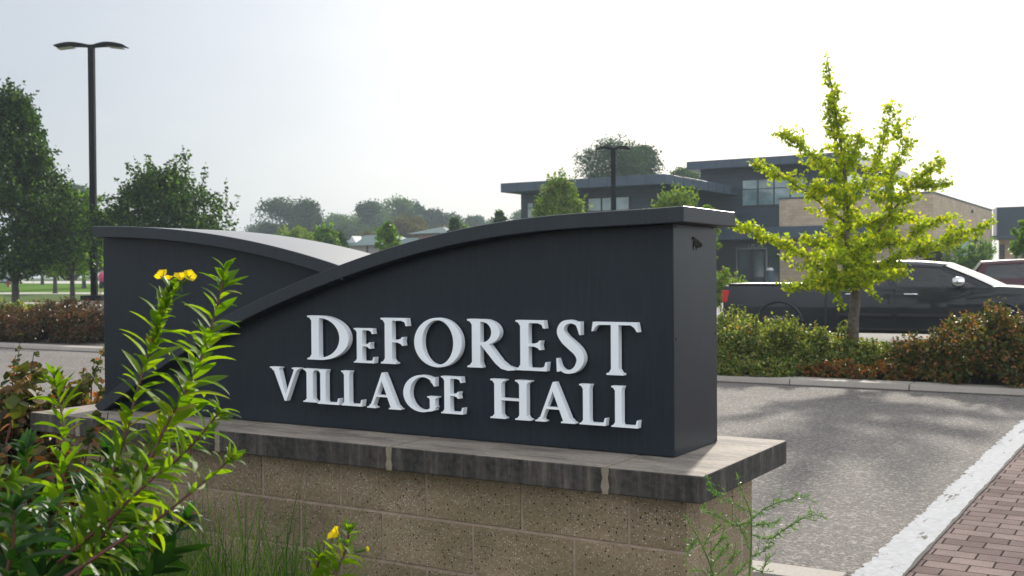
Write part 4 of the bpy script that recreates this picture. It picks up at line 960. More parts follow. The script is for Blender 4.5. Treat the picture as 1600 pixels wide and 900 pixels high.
    for s in (-1, 1):                                # pillars and rails
        for (a, b) in P['pillars']: 
            q = [sidept(a, 0, s), sidept(b, 0, s), sidept(b, 1, s), sidept(a, 1, s)]; q2 = [(x, y - s * .05, z) for x, y, z in q]
            k.add(q + q2, [[0, 1, 2, 3], [7, 6, 5, 4], [0, 4, 5, 1], [1, 5, 6, 2], [2, 6, 7, 3], [3, 7, 4, 0]])
        for (v0, v1) in ((0, .1), (.9, 1.0)):
            for i in range(nb):
                k.add([sidept(i / nb, v0, s), sidept((i + 1) / nb, v0, s), sidept((i + 1) / nb, v1, s), sidept(i / nb, v1, s)], [[0, 1, 2, 3]])
    k.build('cab', M[P['paint']], root, False)
    prs = P['pillars']
    for s in (-1, 1):
        for a, b in zip(prs[:-1], prs[1:]):
            q = [sidept(a[1], .08, s, -.018), sidept(b[0], .08, s, -.018), sidept(b[0], .92, s, -.018), sidept(a[1], .92, s, -.018)]
            o_ = obj('window', q, [[0, 1, 2, 3]], M[P.get('glass', 'carglass')], root)
    # windscreen and rear window
    for (t, nm) in ((1, 'windscreen'), (0, 'rear_window')):
        xb, xt = (gh[1], rr_[1]) if t else (gh[0], rr_[0]); e = .004 if t else -.004; zt = zr - .09
        nc = 10; A_ = []; G_ = []
        for q in range(nc + 1):
            u = -1 + 2 * q / nc; bl = (.20 if t else -.03) * (1 - u * u); tl = (.12 if t else -.02) * (1 - u * u)
            for vv in (0, .5, 1):
                yy = (wb - .03) * u * (1 - vv) + (wt - .05) * u * vv; xx = xb + (xt - xb) * vv + e + bl * (1 - vv) + tl * vv + .03 * (1 if t else -1) * math.sin(math.pi * vv)
                A_.append((xx, yy, belt - .01 + (zt + (.03 * (1 - u * u)) - belt + .01) * vv))
        for q in range(nc):
            for vv in (0, 1): G_.append([3 * q + vv, 3 * q + vv + 1, 3 * q + vv + 4, 3 * q + vv + 3])
        k = MB(); k.add(A_, G_); k.build(nm, M['windshield'] if t else M['trim'], root, True)
    # interior seats seen through the glass
    k = MB()
    for x in P['seats']:
        for yy in (-.42, .42): k.box(x - .08, x + .06, yy - .22, yy + .22, belt - .3, belt + .14); k.box(x - .06, x + .04, yy - .11, yy + .11, belt + .14, belt + .3)
    k.box(gh[0] + .1, gh[1] - .1, -wb + .1, wb - .1, sill + .05, belt - .25)
    k.build('seat', M['trim'], root, False, .03)
    # doors: skins standing 6 mm proud with a gap between them
    for s in (-1, 1):
        for (a, b) in P['doors']:
            V = []; F = []; nx, nz_ = 6, 7; zlo, zhi = sill + .1, belt - .035
            for i in range(nx + 1):
                for j in range(nz_ + 1):
                    x = a + (b - a) * i / nx; z = zlo + (zhi - zlo) * j / nz_; V.append((x, s * (hw(x, z) + .007 - (.012 if i in (0, nx) or j in (0, nz_) else 0)), z))
            for i in range(nx):
                for j in range(nz_): q = i * (nz_ + 1) + j; F.append([q, q + 1, q + nz_ + 2, q + nz_ + 1])
            d = obj('door', V, F, M[P['paint']], root, True)
            hx = a + .16; hz = belt - .13; k = MB(); y0 = s * (hw(hx, hz) + .006); k.tube([(hx - .03, y0, hz), (hx, y0 + s * .03, hz + .004), (hx + .2, y0 + s * .03, hz + .004), (hx + .235, y0, hz)], .016, 8); k.build('handle', M['chrome'] if P.get('chrome') else M[P['paint']], d, True)
            k = MB(); zz = sill + .24; k.box(a + .03, b - .03, *sorted((s * (hw(a, zz) + .002), s * (hw(a, zz) + .02))), zz - .03, zz + .03); k.build('door_trim', M['trim'], d, False, .006)
        # gap shadows
        for x in sorted({P['doors'][0][0] - .008, P['doors'][0][1] + .012, P['doors'][1][1] + .008}):
            if 1:
                k = MB(); k.box(x - .006, x + .006, *sorted((s * (hw(x, belt - .3) - .02), s * (hw(x, belt - .3) + .0015))), sill + .12, belt - .04); k.build('door_gap', M['trim'], root)
        k = MB(); k.box(P['wheels'][0] + wr * 1.25, P['wheels'][1] - wr * 1.25, *sorted((s * (W * .9), s * (W * .985))), sill - .06, sill + .06); k.build('sill', M['trim'], root, False, .02)
        # mirror
        mx, my, mz = P['mirror']; k = MB(); yb_ = s * (wb + .02); k.tube([(mx, yb_ - s * .05, mz - .05), (mx + .01, yb_ + s * .12, mz - .02)], .022, 6); mr = k.build('mirror', M['trim'], root)
        k = MB(); n_ = 7; pr = [(-.02, .0), (.0, .75), (.35, 1), (.7, .95), (.95, .7), (1.0, .2)]
        k.tube([(mx - .08 + .2 * u, yb_ + s * .2, mz + .03) for u, _ in pr], [max(.01, .095 * w_) for _, w_ in pr], 12); mm = k.build('mirror_shell', M['chrome'] if P.get('chrome') else M[P['paint']], mr, True)
        # lamps
        zt = P['tail'][0]; x = .02; k = MB(); k.box(-.012, .2, *sorted((s * (hw(.1, zt) - .12), s * (hw(.1, zt) + .012))), zt - P['tail'][1], zt); k.build('tail_lamp', M['taillight'], root, False, .02)
        k = MB(); zt = P['head']; k.box(L - .34, L + .01, *sorted((s * (W * .62), s * (hw(L - .3, zt) + .004))), zt - .17, zt); k.build('headlight', M['headlight'], root, False, .03)
    k = MB(); k.box(-.16, .06, -W * .92, W * .92, sill + .0, sill + .24); k.build('rear_bumper', M['chrome'] if P.get('chrome') else M[P['paint']], root, False, .04)
    k = MB(); k.box(L - .06, L + .1, -W * .92, W * .92, sill, sill + .24); k.build('front_bumper', M['chrome'] if P.get('chrome') else M[P['paint']], root, False, .04)
    k = MB(); k.box(L - .02, L + .03, -W * .55, W * .55, sill + .3, P['head'] + .02); k.build('grille', M['trim'], root, False, .02)
    k = MB(); k.box(.3, L - .3, -W * .6, W * .6, sill - .12, sill + .1); k.build('underbody', M['trim'], root)
    if P.get('bed'):
        a, b, zb = P['bed']; k = MB(); k.box(a + .06, b - .03, -W * .9, W * .9, zb + .012, zb + .05); k.build('bed_cover', M['tonneau'], root, False, .012)
        k = MB()
        for s in (-1, 1): k.box(b + .0, b + .035, *sorted((s * .2, s * (W * 1.0 + .001))), sill, zb + .03)
        k.build('bed_gap', M['trim'], root)
        k = MB(); k.box(b + .36, b + .56, -W - .004, -W * .96, belt - .085, belt - .07); k.build('badge', M['rim'], root)
    return root
tp = base(800 + .204 * FOC, 22.36)
ang = math.atan2(0, 1)
def head(deg):      # heading whose direction in camera axes is (cos, -sin)
    d = r0 * math.cos(R(deg)) - f0 * math.sin(R(deg)); return math.atan2(d[1], d[0])
tz = gz(tp[1]) + .0
vehicle('pickup_truck', 'dark grey crew-cab pickup with chrome mirror parked behind ginkgo', 'pickup truck', (tp[0], tp[1], tz), head(28), dict(L=6.0, W=1.95, roof=1.60, belt=1.105, sill=.36, wr=.38, wheels=(1.12, 4.98), paint='truck', flare=True, chrome=True, crown=.02,
    deck=[(0, 1.10), (.04, 1.13), (1.96, 1.13), (2.0, 1.10), (4.75, 1.09), (4.95, 1.12), (5.6, 1.08), (5.9, 1.0), (6.0, .93)], cab=(2.05, 4.93), roofline=(2.35, 4.02), pillars=[(0, .05), (.37, .42), (.9, .99)][:1] + [(.38, .43)] + [(.93, 1.0)], seats=(3.0, 3.95), doors=[(2.22, 3.22), (3.25, 4.52)], mirror=(4.32, 0, 1.17), tail=(1.05, .24), head=.95, bed=(0.02, 1.98, 1.13), tumble=.8, glass='carglass'))
sp = at(1512, 440, 28.3); sy = gz(sp[1])
vehicle('parked_suv', 'dark red sport utility vehicle parked beyond the pickup hood', 'car', (sp[0], sp[1], sy), head(20), dict(L=4.8, W=1.85, roof=1.55, belt=1.05, sill=.3, wr=.34, wheels=(.95, 3.8), paint='suv', crown=.03,
    deck=[(0, .95), (.1, 1.04), (3.5, 1.04), (3.7, 1.0), (4.5, .9), (4.8, .75)], cab=(.05, 3.75), roofline=(.30, 2.9), pillars=[(0, .06), (.38, .415), (.66, .69), (.95, 1.0)], seats=(1.2, 2.2), doors=[(1.5, 2.4), (2.43, 3.3)], mirror=(3.05, 0, 1.1), tail=(1.0, .2), head=.8, tumble=.76))
vp = at(-60, 436, 120); vehicle('parked_van', 'pale blue-grey car parked past the lawn at left edge', 'car', (vp[0], vp[1], .85), head(0), dict(L=6.3, W=2.0, roof=1.55, belt=.95, sill=.25, wr=.36, wheels=(1.2, 4.9), paint='van', crown=.03,
    deck=[(0, .9), (.1, .95), (4.9, .95), (5.5, .85), (6.3, .6)], cab=(.05, 5.2), roofline=(.15, 4.4), pillars=[(0, .06), (.38, .415), (.66, .69), (.95, 1.0)], seats=(1.4, 2.6), doors=[(1.9, 2.9), (2.95, 4.0)], mirror=(3.9, 0, 1.0), tail=(.9, .2), head=.7, tumble=.8))

# ------------------------------------------------------------------ small distant things
M['hydrant'] = simple('hydrant_red', (.16, .012, .012), .5)
hp = ground(13, 441.5); hp = at(13, 441.3, 95); hp[2] = gz(hp[1])
k = MB(); hs = 1.15; a = lambda z: np.array([hp[0], hp[1], hp[2] + z * hs * .4])
hy = empty('fire_hydrant', hp, 'small dark red fire hydrant on the lawn edge at far left', 'fire hydrant')
k.tube([a(0), a(.1), a(.12), a(.95), a(1.0), a(1.05), a(1.25), a(1.4)], [.2, .2, .13, .13, .18, .18, .12, .03], 14); k.build('barrel', M['hydrant'], hy, True)
k = MB(); p_ = a(.75); q_ = np.array(r0) * .24; k.tube([p_ - q_, p_ + q_], .07, 10); k.build('nozzle', M['hydrant'], hy)
# walker on the footpath
M['pink'] = simple('pink_shirt', (.5, .05, .14), .8); M['skin'] = simple('skin', (.35, .2, .14), .6); M['shorts'] = simple('dark_shorts', (.015, .016, .02), .8); M['hair'] = simple('dark_hair', (.02, .014, .01), .7)
wp = at(161, 459, 62); wp[2] = gz(wp[1])
pe = empty('person', wp, 'person in a pink top and dark shorts walking on path beside pole', 'person')
def skin(name, verts, edges, rad, m, par, lvl=1):
    me = bpy.data.meshes.new(name); me.from_pydata([tuple(np.array(v)) for v in verts], edges, []); o = link(name, me, m, par)
    sk = o.modifiers.new('skin', 'SKIN'); sk.use_smooth_shade = True
    for i, r_ in enumerate(rad): me.skin_vertices[0].data[i].radius = (r_, r_)
    me.skin_vertices[0].data[0].use_root = True
    ss = o.modifiers.new('sub', 'SUBSURF'); ss.levels = lvl; ss.render_levels = lvl; return o
q = r0
def B(a, b, z): return np.array(r0) * a + np.array(f0) * b + np.array([0, 0, z * .92])
verts = [B(0, 0, .92), B(0, 0, 1.15), B(0, 0, 1.38), B(0, .0, 1.5), B(0, .02, 1.62), B(0, .02, 1.74), B(.17, 0, 1.40), B(.22, .05, 1.15), B(.2, .15, .95), B(-.17, 0, 1.40), B(-.22, -.05, 1.15), B(-.2, .0, .92),
         B(.09, 0, .88), B(.11, .12, .48), B(.11, .08, .06), B(.11, .22, .03), B(-.09, 0, .88), B(-.1, -.05, .48), B(-.1, -.2, .08), B(-.1, -.08, .03)]
skin('body', verts, [(0, 1), (1, 2), (2, 3), (3, 4), (4, 5), (2, 6), (6, 7), (7, 8), (2, 9), (9, 10), (10, 11), (0, 12), (12, 13), (13, 14), (14, 15), (0, 16), (16, 17), (17, 18), (18, 19)],
     [.13, .12, .13, .055, .09, .08, .055, .045, .035, .055, .045, .035, .085, .06, .04, .035, .085, .06, .04, .035], M['skin'], pe)
k = MB(); 
def ringtube(pts, rads, m, name):
    k = MB(); k.tube([wp + np.array(p) for p in pts], rads, 12); return k.build(name, m, pe, True)
ringtube([B(0, 0, .9), B(0, 0, 1.1), B(0, 0, 1.3), B(0, 0, 1.45)], [.17, .16, .2, .1], M['pink'], 'shirt')
ringtube([B(.1, .1, .5), B(.09, 0, .85), B(.02, 0, .97)], [.1, .12, .14], M['shorts'], 'shorts'); ringtube([B(-.1, -.04, .5), B(-.09, 0, .85), B(-.02, 0, .97)], [.1, .12, .14], M['shorts'], 'shorts')
ringtube([B(0, .0, 1.66), B(0, 0, 1.76), B(0, 0, 1.84)], [.1, .115, .03], M['hair'], 'hair')
# bin by the entrance
bp = at(1203, 440, 66); bp[2] = gz(bp[1]); k = MB(); bn = empty('litter_bin', bp, 'slim dark bin with pale top beside the hall doors', 'bin')
k.tube([bp + [0, 0, 0], bp + [0, 0, .85]], .22, 16); k.build('body', M['fascia'], bn); k = MB(); k.tube([bp + [0, 0, .852], bp + [0, 0, 1.0]], [.23, .17], 16); k.build('lid', M['address'], bn)

# ------------------------------------------------------------------ foreground plants
def lance(C, D, Nn, Ls, Ws, bend):
    """curved, folded lanceolate leaves; arrays of base, direction, normal, length, width, bend"""
    rows_ = np.array([0, .14, .32, .52, .72, .88, 1.0]); wd = np.array([.12, .55, .95, 1, .74, .38, .02]); n = len(C); D = unit(D); S = unit(np.cross(D, Nn)); Nn = np.cross(S, D)
    V = np.zeros((n, 7, 3, 3))
    for i, (r_, w_) in enumerate(zip(rows_, wd)):
        a = bend * r_; ctr = C + D * (Ls * (np.sin(a) / np.maximum(bend, 1e-3)))[:, None] - Nn * (Ls * (1 - np.cos(a)) / np.maximum(bend, 1e-3))[:, None]
        up_ = Nn * np.cos(a)[:, None] + D * np.sin(a)[:, None]
        for j, s in enumerate((-1, 0, 1)): V[:, i, j] = ctr + S * (s * Ws * w_)[:, None] + up_ * (abs(s) * Ws * w_ * .38 + .0 * Ws)[:, None]
    F = []
    for i in range(6):
        for j in range(2): q = 3 * i + j; F.append(np.arange(n)[:, None] * 21 + np.array([q, q + 1, q + 4, q + 3])[None])
    return V.reshape(-1, 3), np.concatenate(F)
def primrose(label, stems, seed, mats=('prim', 'stem'), leafL=.082, name='primrose_plant', dens=1.0, lower=.35):
    lr = np.random.default_rng(seed)
    p0 = at(*stems[0][-1][:3]); o = empty(name, (p0[0], p0[1], .03), label, 'plant')
    for st in stems:
        P = np.array(crom([at(*q) for q in st[::-1]], 8)); n = len(P)
        k = MB(); k.tube(P, np.linspace(.0042, .0018, n), 6); sm = k.build('stem', M[mats[1]], o, True)
        seg = np.linalg.norm(np.diff(P, axis=0), axis=1); cum = np.concatenate([[0], np.cumsum(seg)]); tot = cum[-1]
        nl = int(tot / .0085 * dens); s_arr = np.concatenate([np.linspace(.1, .97, nl) * tot, tot * lr.uniform(.93, 1, 14)])
        C = np.stack([np.interp(s_arr, cum, P[:, i]) for i in range(3)], 1); i0 = np.clip(np.searchsorted(cum, s_arr) - 1, 0, n - 2); Tn = unit(P[i0 + 1] - P[i0])
        s_arr = np.clip(s_arr + lr.normal(size=len(s_arr)) * .006, 0, tot * .999); ga = np.arange(len(s_arr)) * 2.4 + lr.normal(size=len(s_arr)) * .6
        A = unit(np.cross(Tn, np.array([.3, .9, .1]))); Bv = np.cross(Tn, A); out = A * np.cos(ga)[:, None] + Bv * np.sin(ga)[:, None]
        u = s_arr / tot; opn = np.interp(u, [0, .8, .95, 1], [.7, .85, 1.1, 1.9])[:, None]
        D = unit(out + Tn * opn + lr.normal(size=out.shape) * .12); Nn = unit(Tn - out * .2 + lr.normal(size=out.shape) * .15)
        Ls = leafL * np.interp(u, [0, .4, .85, 1], [1.15, 1.1, .85, .45]) * lr.uniform(.6, 1.25, len(u)); Ws = Ls * lr.uniform(.095, .165, len(u)); bend = lr.uniform(.05, 1.25, len(u))
        V, F = lance(C, D, Nn, Ls, Ws, bend); cut = P
        obj('leaf_spray', V, F, M[mats[0]], o, True)
    return o
def flower(o, px, py, d, r_=.012, n=5, tiltv=(0, 0, 1)):
    c = at(px, py, d); k = MB(); t = unit(np.array(tiltv, float)); A = unit(np.cross(t, [1, .2, .3])); Bv = np.cross(t, A); V = []; F = []
    for i in range(n):
        a = i * 2 * math.pi / n
        for da, rr, hh in ((-.15, .25, 0), (-.7, 1.0, .75), (0, 1.15, .85), (.7, 1.0, .75), (.15, .25, 0)):
            V.append(c + (A * math.cos(a + da) + Bv * math.sin(a + da)) * r_ * rr + t * hh * r_)
        F.append([5 * i + j for j in range(5)])
    f = obj('flower', V, F, M['petal'], o); k = MB(); k.tube([c - t * .028, c - t * .01, c + t * .001], [.0028, .0035, .004], 7); k.build('calyx', M['greenstem'], f)
    return f
# tall flowering stem: very dense small bracts near its top
o = primrose('tall leafy stem topped by small yellow flowers at left foreground', [[(268, 450, 2.3), (252, 495, 2.3), (232, 550, 2.29), (212, 620, 2.27), (190, 700, 2.25), (158, 780, 2.22), (115, 860, 2.2), (70, 960, 2.2)]], 11, dens=1.0)
P = np.array(crom([at(*q) for q in [(238, 545, 2.29), (252, 495, 2.3), (268, 445, 2.3)]], 10)); n = 230; u = rng.uniform(0, 1, n); idx = (u * (len(P) - 1)).astype(int); C = P[idx]; dd = unit(rng.normal(size=(n, 3))); up3 = unit(P[-1] - P[0])
V, F = lance(C, unit(dd + up3 * 1.1), unit(rng.normal(size=(n, 3))), rng.uniform(.012, .026, n) * (1.2 - .5 * u), rng.uniform(.0018, .003, n), rng.uniform(.1, .6, n)); obj('bracts', V, F, M['prim'], o, True)
flower(o, 255, 434, 2.3, .0135, tiltv=(-.7, 0, .7)); flower(o, 282, 437, 2.3, .0135, tiltv=(.3, -.3, .9)); flower(o, 294, 434, 2.29, .013, tiltv=(.8, -.2, .5)); flower(o, 262, 438, 2.32, .010, tiltv=(-.2, .2, 1))
primrose('tallest leafy stem with pointed bright leaves beside yellow flower stem', [[(352, 418, 2.25), (346, 455, 2.25), (333, 500, 2.25), (318, 550, 2.24), (296, 600, 2.22), (262, 660, 2.2), (228, 730, 2.18), (175, 815, 2.16), (100, 930, 2.15)],
   [(322, 530, 2.35), (310, 580, 2.35), (280, 640, 2.35), (240, 700, 2.3), (190, 780, 2.3)]], 12, leafL=.088)
primrose('short leafy stem with fan-like tip standing left of the others', [[(85, 585, 2.5), (92, 625, 2.5), (100, 675, 2.48), (96, 745, 2.45), (85, 830, 2.4), (70, 950, 2.4)]], 13, leafL=.085)
primrose('leafy stem leaning right with bushy tip over coping stone', [[(345, 640, 2.1), (318, 675, 2.1), (280, 715, 2.1), (230, 755, 2.08), (170, 812, 2.06), (90, 880, 2.05)]], 14, leafL=.072)
primrose('lowest leaning stem with star-like tip in front of block base', [[(365, 712, 2.15), (340, 735, 2.15), (300, 768, 2.12), (245, 812, 2.1), (180, 850, 2.05), (90, 910, 2.0)]], 15, leafL=.066, dens=.7)
o = primrose('small leafy plant with one yellow flower at bottom of block base', [[(546, 828, 2.2), (540, 860, 2.2), (525, 895, 2.18), (505, 950, 2.15)], [(500, 870, 2.2), (490, 910, 2.2), (480, 970, 2.15)]], 16, leafL=.06, dens=1.3)
flower(o, 527, 838, 2.19, .016, tiltv=(-.4, -.5, .6)); flower(o, 572, 858, 2.18, .005, tiltv=(1, 0, .35))
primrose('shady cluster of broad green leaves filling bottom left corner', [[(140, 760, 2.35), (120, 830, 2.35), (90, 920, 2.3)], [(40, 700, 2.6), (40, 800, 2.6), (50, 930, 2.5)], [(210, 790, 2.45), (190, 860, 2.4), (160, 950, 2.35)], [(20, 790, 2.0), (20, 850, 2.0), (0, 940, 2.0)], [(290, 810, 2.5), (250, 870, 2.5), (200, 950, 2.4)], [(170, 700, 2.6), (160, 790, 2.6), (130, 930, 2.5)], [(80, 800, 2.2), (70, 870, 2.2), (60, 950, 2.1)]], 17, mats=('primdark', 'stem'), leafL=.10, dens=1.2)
primrose('single bright leaf stem poking in from the left edge', [[(20, 748, 1.7), (-30, 760, 1.7), (-80, 820, 1.7), (-90, 950, 1.7)]], 18, leafL=.06, dens=.8)
# red-leaved shrubs between plant and slab
lb_ = ['red-green shrub behind the sign base at left edge', 'dark reddish shrub left of the coping stone end', 'dark shrub filling shade below the coping end', 'low brown-red shrub in the lowest left corner', 'small leafy shrub peeking behind left end of sign']
for i, (px, d, wpx, yt, ry, n, m_) in enumerate([(18, 7.2, 150, 600, .4, 5000, 'bushdark'), (10, 5.2, 170, 662, .4, 9500, 'bushred'), (60, 4.3, 260, 735, .4, 7000, 'bushdark'), (40, 3.4, 260, 800, .3, 4000, 'bushred'), (120, 7.4, 90, 612, .35, 3500, 'bushdark')]):
    b = base(px, d); b[2] = .03; shrub('red_leaved_shrub', lb_[i], 'shrub', b[0], b[1], wpx / FOC * d / 2, ry, hpx(yt, px, d) - .03, int(n * 1.3), .042, m_, seed=90 + i, z0=.03, shoots=26, tpl=LR)
# round-leaved twigs at upper left
for (lab, pts, nl, ls) in [('arching twig with large rounded red-green leaves at left edge', [(10, 690, 5.0), (25, 640, 5.0), (45, 600, 5.0), (32, 582, 5.0)], 40, .058), ('rounded leafy twig just left of sign base corner', [(140, 660, 6.6), (150, 630, 6.6), (158, 606, 6.6)], 18, .06)]:
    P = np.array(crom([at(*q) for q in pts], 8)); o = empty('leafy_twig', (P[0][0], P[0][1], .03), lab, 'plant'); k = MB(); k.tube([np.array([P[0][0], P[0][1], .03])] + list(P), [.006] + list(np.linspace(.005, .002, len(P))), 6); k.build('stem', M['stem'], o)
    C = P[rng.integers(4, len(P), nl)] + rng.normal(size=(nl, 3)) * .03; V, F = scatter(C, ls, LR, up=.5, droop=.3); obj('leaves', V, F, M['bushdark'], o)
# grass
def blades(n, px0, px1, d0, d1, hmin, hmax, z0=.03, w=.0036):
    V = []; F = []
    for i in range(n):
        px = rnd.uniform(px0, px1); d = rnd.uniform(d0, d1); b = at(px, 600, d); b[2] = z0; h = rnd.uniform(hmin, hmax); a = rnd.uniform(0, 6.28); be = rnd.uniform(.08, .6) * h; s = np.array([math.cos(a + 1.57), math.sin(a + 1.57), 0]) * w * rnd.uniform(.6, 1.3); q0 = len(V)
        for j in range(7):
            t = j / 6; c = b + np.array([math.cos(a) * be * t ** 2, math.sin(a) * be * t ** 2, h * (t - .28 * (be / h) * t ** 3)]); ww = (1 - t) ** .6; V += [c - s * ww, c + s * ww]
        for j in range(6): F.append((q0 + 2 * j, q0 + 2 * j + 1, q0 + 2 * j + 3, q0 + 2 * j + 2))
    return np.array(V), np.array(F)
V, F = blades(2700, -40, 500, 2.85, 3.6, .4, .84); V2, F2 = blades(260, 150, 440, 3.0, 3.5, .6, 1.02); V3, F3 = blades(40, 430, 1000, 2.7, 3.3, .4, .66, w=.0022)
VV = np.concatenate([V, V2, V3]); FF = np.concatenate([F, F2 + len(V), F3 + len(V) + len(V2)]); o = obj('tall_grass', VV, FF, M['grass']); tag(o, 'tall thin green grass blades in front of the block base', 'grass', kind='stuff')
# wispy plant
def wisp(label, main, sides, seed):
    lr = np.random.default_rng(seed); P0 = at(*main[0]); o = empty('wispy_weed', (P0[0], P0[1], .03), label, 'plant'); k = MB(); C = []; D = []
    for i, br_ in enumerate([main] + sides):
        P = np.array(crom([at(*q) for q in br_], 8)); k.tube(P, np.linspace(.0028 if i == 0 else .0014, .0007, len(P)), 5)
        for j in range(6 if i == 0 else 1, len(P)):
            for m_ in range(3 if i else 2): C.append(P[j] + lr.normal(size=3) * .002); D.append(unit(unit(P[j] - P[j - 1]) * .9 + lr.normal(size=3)))
        if i and len(P) > 8:
            for j in range(4, len(P) - 1, 3):
                d = unit(unit(P[j] - P[j - 1]) + lr.normal(size=3) * .7); e = P[j] + d * lr.uniform(.015, .04); k.tube([P[j], e], [.0008, .0005], 4, False)
                for q in np.linspace(.3, 1, 5): C.append(P[j] + (e - P[j]) * q); D.append(unit(d + lr.normal(size=3) * .8))
    k.build('stem', M['greenstem'], o); C = np.array(C); D = np.array(D); n = len(C)
    V, F = lance(C, D, unit(lr.normal(size=(n, 3))), lr.uniform(.007, .018, n), lr.uniform(.0009, .0016, n), lr.uniform(.1, .6, n)); obj('leaves', V, F, M['wisp'], o)
wisp('tall wispy weed with thin side sprays beside the block base corner', [(1166, 960, 2.7), (1172, 880, 2.7), (1174, 830, 2.7), (1172, 800, 2.7), (1160, 770, 2.7), (1153, 748, 2.7)],
     [[(1174, 812, 2.7), (1195, 795, 2.68), (1225, 782, 2.66), (1262, 776, 2.65)], [(1174, 835, 2.7), (1200, 842, 2.68), (1222, 830, 2.66), (1255, 810, 2.65), (1282, 803, 2.65)], [(1172, 815, 2.7), (1150, 820, 2.72), (1120, 805, 2.75), (1095, 795, 2.75)], [(1170, 800, 2.7), (1145, 785, 2.72), (1118, 772, 2.75), (1105, 748, 2.75)],
      [(1172, 870, 2.7), (1195, 860, 2.68), (1205, 845, 2.66)], [(1170, 885, 2.7), (1190, 892, 2.7), (1200, 870, 2.68)], [(1171, 860, 2.7), (1160, 830, 2.72), (1150, 815, 2.74)], [(1174, 822, 2.7), (1190, 820, 2.68), (1215, 816, 2.66)]], 5)
wisp('leaning bushy weed with fine green leaves at block base corner', [(1130, 960, 2.8), (1112, 890, 2.8), (1098, 855, 2.8), (1085, 830, 2.8), (1072, 808, 2.8)],
     [[(1112, 885, 2.8), (1125, 865, 2.8), (1140, 850, 2.8)], [(1105, 870, 2.8), (1120, 850, 2.8), (1130, 838, 2.8)], [(1118, 900, 2.8), (1140, 880, 2.8), (1150, 862, 2.8)], [(1098, 855, 2.8), (1110, 835, 2.8), (1125, 820, 2.8)], [(1120, 910, 2.8), (1105, 892, 2.8), (1085, 890, 2.8)], [(1125, 930, 2.8), (1150, 900, 2.8), (1165, 880, 2.8)], [(1090, 840, 2.8), (1080, 852, 2.8), (1075, 862, 2.8)]], 6)
# thin dry blades before the base
V, F = blades(6, 760, 960, 2.9, 3.1, .55, .72, w=.002); o = obj('dry_grass', V, F, M['grass']); tag(o, 'a few thin yellowish grass blades before middle of block base', 'grass', kind='stuff')

# ------------------------------------------------------------------ light, sky, air
SUN_AZ, SUN_EL = 13.2, 24.0       # azimuth from +Y towards -X
w = bpy.data.worlds.new('World'); scn.world = w; w.use_nodes = True; nt = w.node_tree; bg = nt.nodes['Background']
sky = nt.nodes.new('ShaderNodeTexSky'); sky.sky_type = 'NISHITA'; sky.sun_disc = False; sky.sun_elevation = R(SUN_EL); sky.sun_rotation = R(-SUN_AZ); sky.air_density = 1.0; sky.dust_density = 4.0; sky.ozone_density = 1.0; sky.altitude = 200
# thin veil of high cloud: a share of clear sky plus a milky layer with soft streaks
tc = nt.nodes.new('ShaderNodeTexCoord'); mp = nt.nodes.new('ShaderNodeMapping'); mp.inputs['Scale'].default_value = (1.1, 1.1, 3.4); nt.links.new(tc.outputs['Generated'], mp.inputs[0])
cl = ramp(nt, noise(nt, mp.outputs[0], 1.5, 6, .55), [(.3, (3.2, 3.38, 3.62)), (.7, (4.1, 4.2, 4.35))])
gd = nt.nodes.new('ShaderNodeVectorMath'); gd.operation = 'DOT_PRODUCT'; gd.inputs[1].default_value = (-.87, .46, .1); nt.links.new(tc.outputs['Generated'], gd.inputs[0])
gm = N(nt, 'ShaderNodeMath', operation='MULTIPLY_ADD'); gm.inputs[1].default_value = .5; gm.inputs[2].default_value = .5; nt.links.new(gd.outputs['Value'], gm.inputs[0])
thin = ramp(nt, gm.outputs[0], [(.0, (2.0, 2.0, 2.0)), (.2, (2.6, 2.6, 2.62)), (.45, (1.45, 1.45, 1.43)), (.89, (1.02, 1.0, .98)), (.955, (.93, .935, .945)), (1.0, (.68, .70, .725))])      # veil dimmed to front left; raised behind right, unseen, as added fill light
cl = mix(nt, 1.0, cl, thin, 'MULTIPLY')
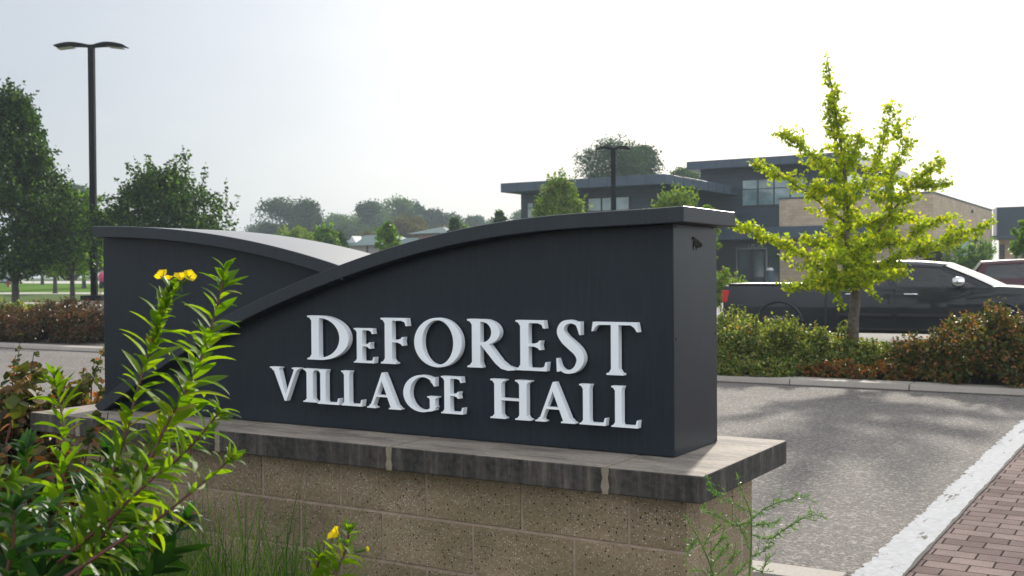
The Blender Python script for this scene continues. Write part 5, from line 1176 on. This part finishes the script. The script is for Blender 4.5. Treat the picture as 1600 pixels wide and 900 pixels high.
nt.links.new(mix(nt, 1.0, mix(nt, 1.0, sky.outputs[0], (.14, .155, .175), 'MULTIPLY'), cl, 'ADD'), bg.inputs[0]); bg.inputs[1].default_value = .10
sd = bpy.data.lights.new('sun', 'SUN'); sd.energy = 3.2; sd.angle = R(2.4); sd.color = (1, .93, .82)
so = bpy.data.objects.new('sun', sd); col.objects.link(so)
az, el = R(SUN_AZ), R(SUN_EL); S = Vector((-math.sin(az) * math.cos(el), math.cos(az) * math.cos(el), math.sin(el)))
so.rotation_euler = S.to_track_quat('Z', 'Y').to_euler()
HAZE = True
if HAZE:
    k = MB(); k.box(-720, 720, -70, 720, -1.2, 34); o = k.build('haze', bpy.data.materials.new('haze_air')); o['kind'] = 'stuff'
    hm = o.data.materials[0]; hm.use_nodes = True; n2 = hm.node_tree; n2.nodes.clear(); ou = n2.nodes.new('ShaderNodeOutputMaterial'); pv = n2.nodes.new('ShaderNodeVolumePrincipled')
    pv.inputs['Color'].default_value = (.78, .9, 1, 1); pv.inputs['Density'].default_value = .0007; pv.inputs['Anisotropy'].default_value = .1; n2.links.new(pv.outputs[0], ou.inputs['Volume'])
    o['label'] = 'thin pale summer haze over the whole place'; o['category'] = 'haze'

cd = bpy.data.cameras.new('camera'); co = bpy.data.objects.new('camera', cd); col.objects.link(co); scn.camera = co
cd.sensor_width = 36; cd.lens = FOC / 1600 * 36; cd.clip_start = .05; cd.clip_end = 4000
co.matrix_world = Matrix(((RI[0], UU[0], -FW[0], CAM[0]), (RI[1], UU[1], -FW[1], CAM[1]), (RI[2], UU[2], -FW[2], CAM[2]), (0, 0, 0, 1)))
cd.dof.use_dof = True; cd.dof.focus_distance = 4.1; cd.dof.aperture_fstop = 8.0
scn.view_settings.view_transform = 'Standard'; scn.view_settings.look = 'None'; scn.view_settings.exposure = 0.8; scn.view_settings.gamma = 1
scn.cycles.volume_bounces = 0; scn.cycles.max_bounces = 6; scn.cycles.transparent_max_bounces = 8; scn.cycles.use_denoising = True
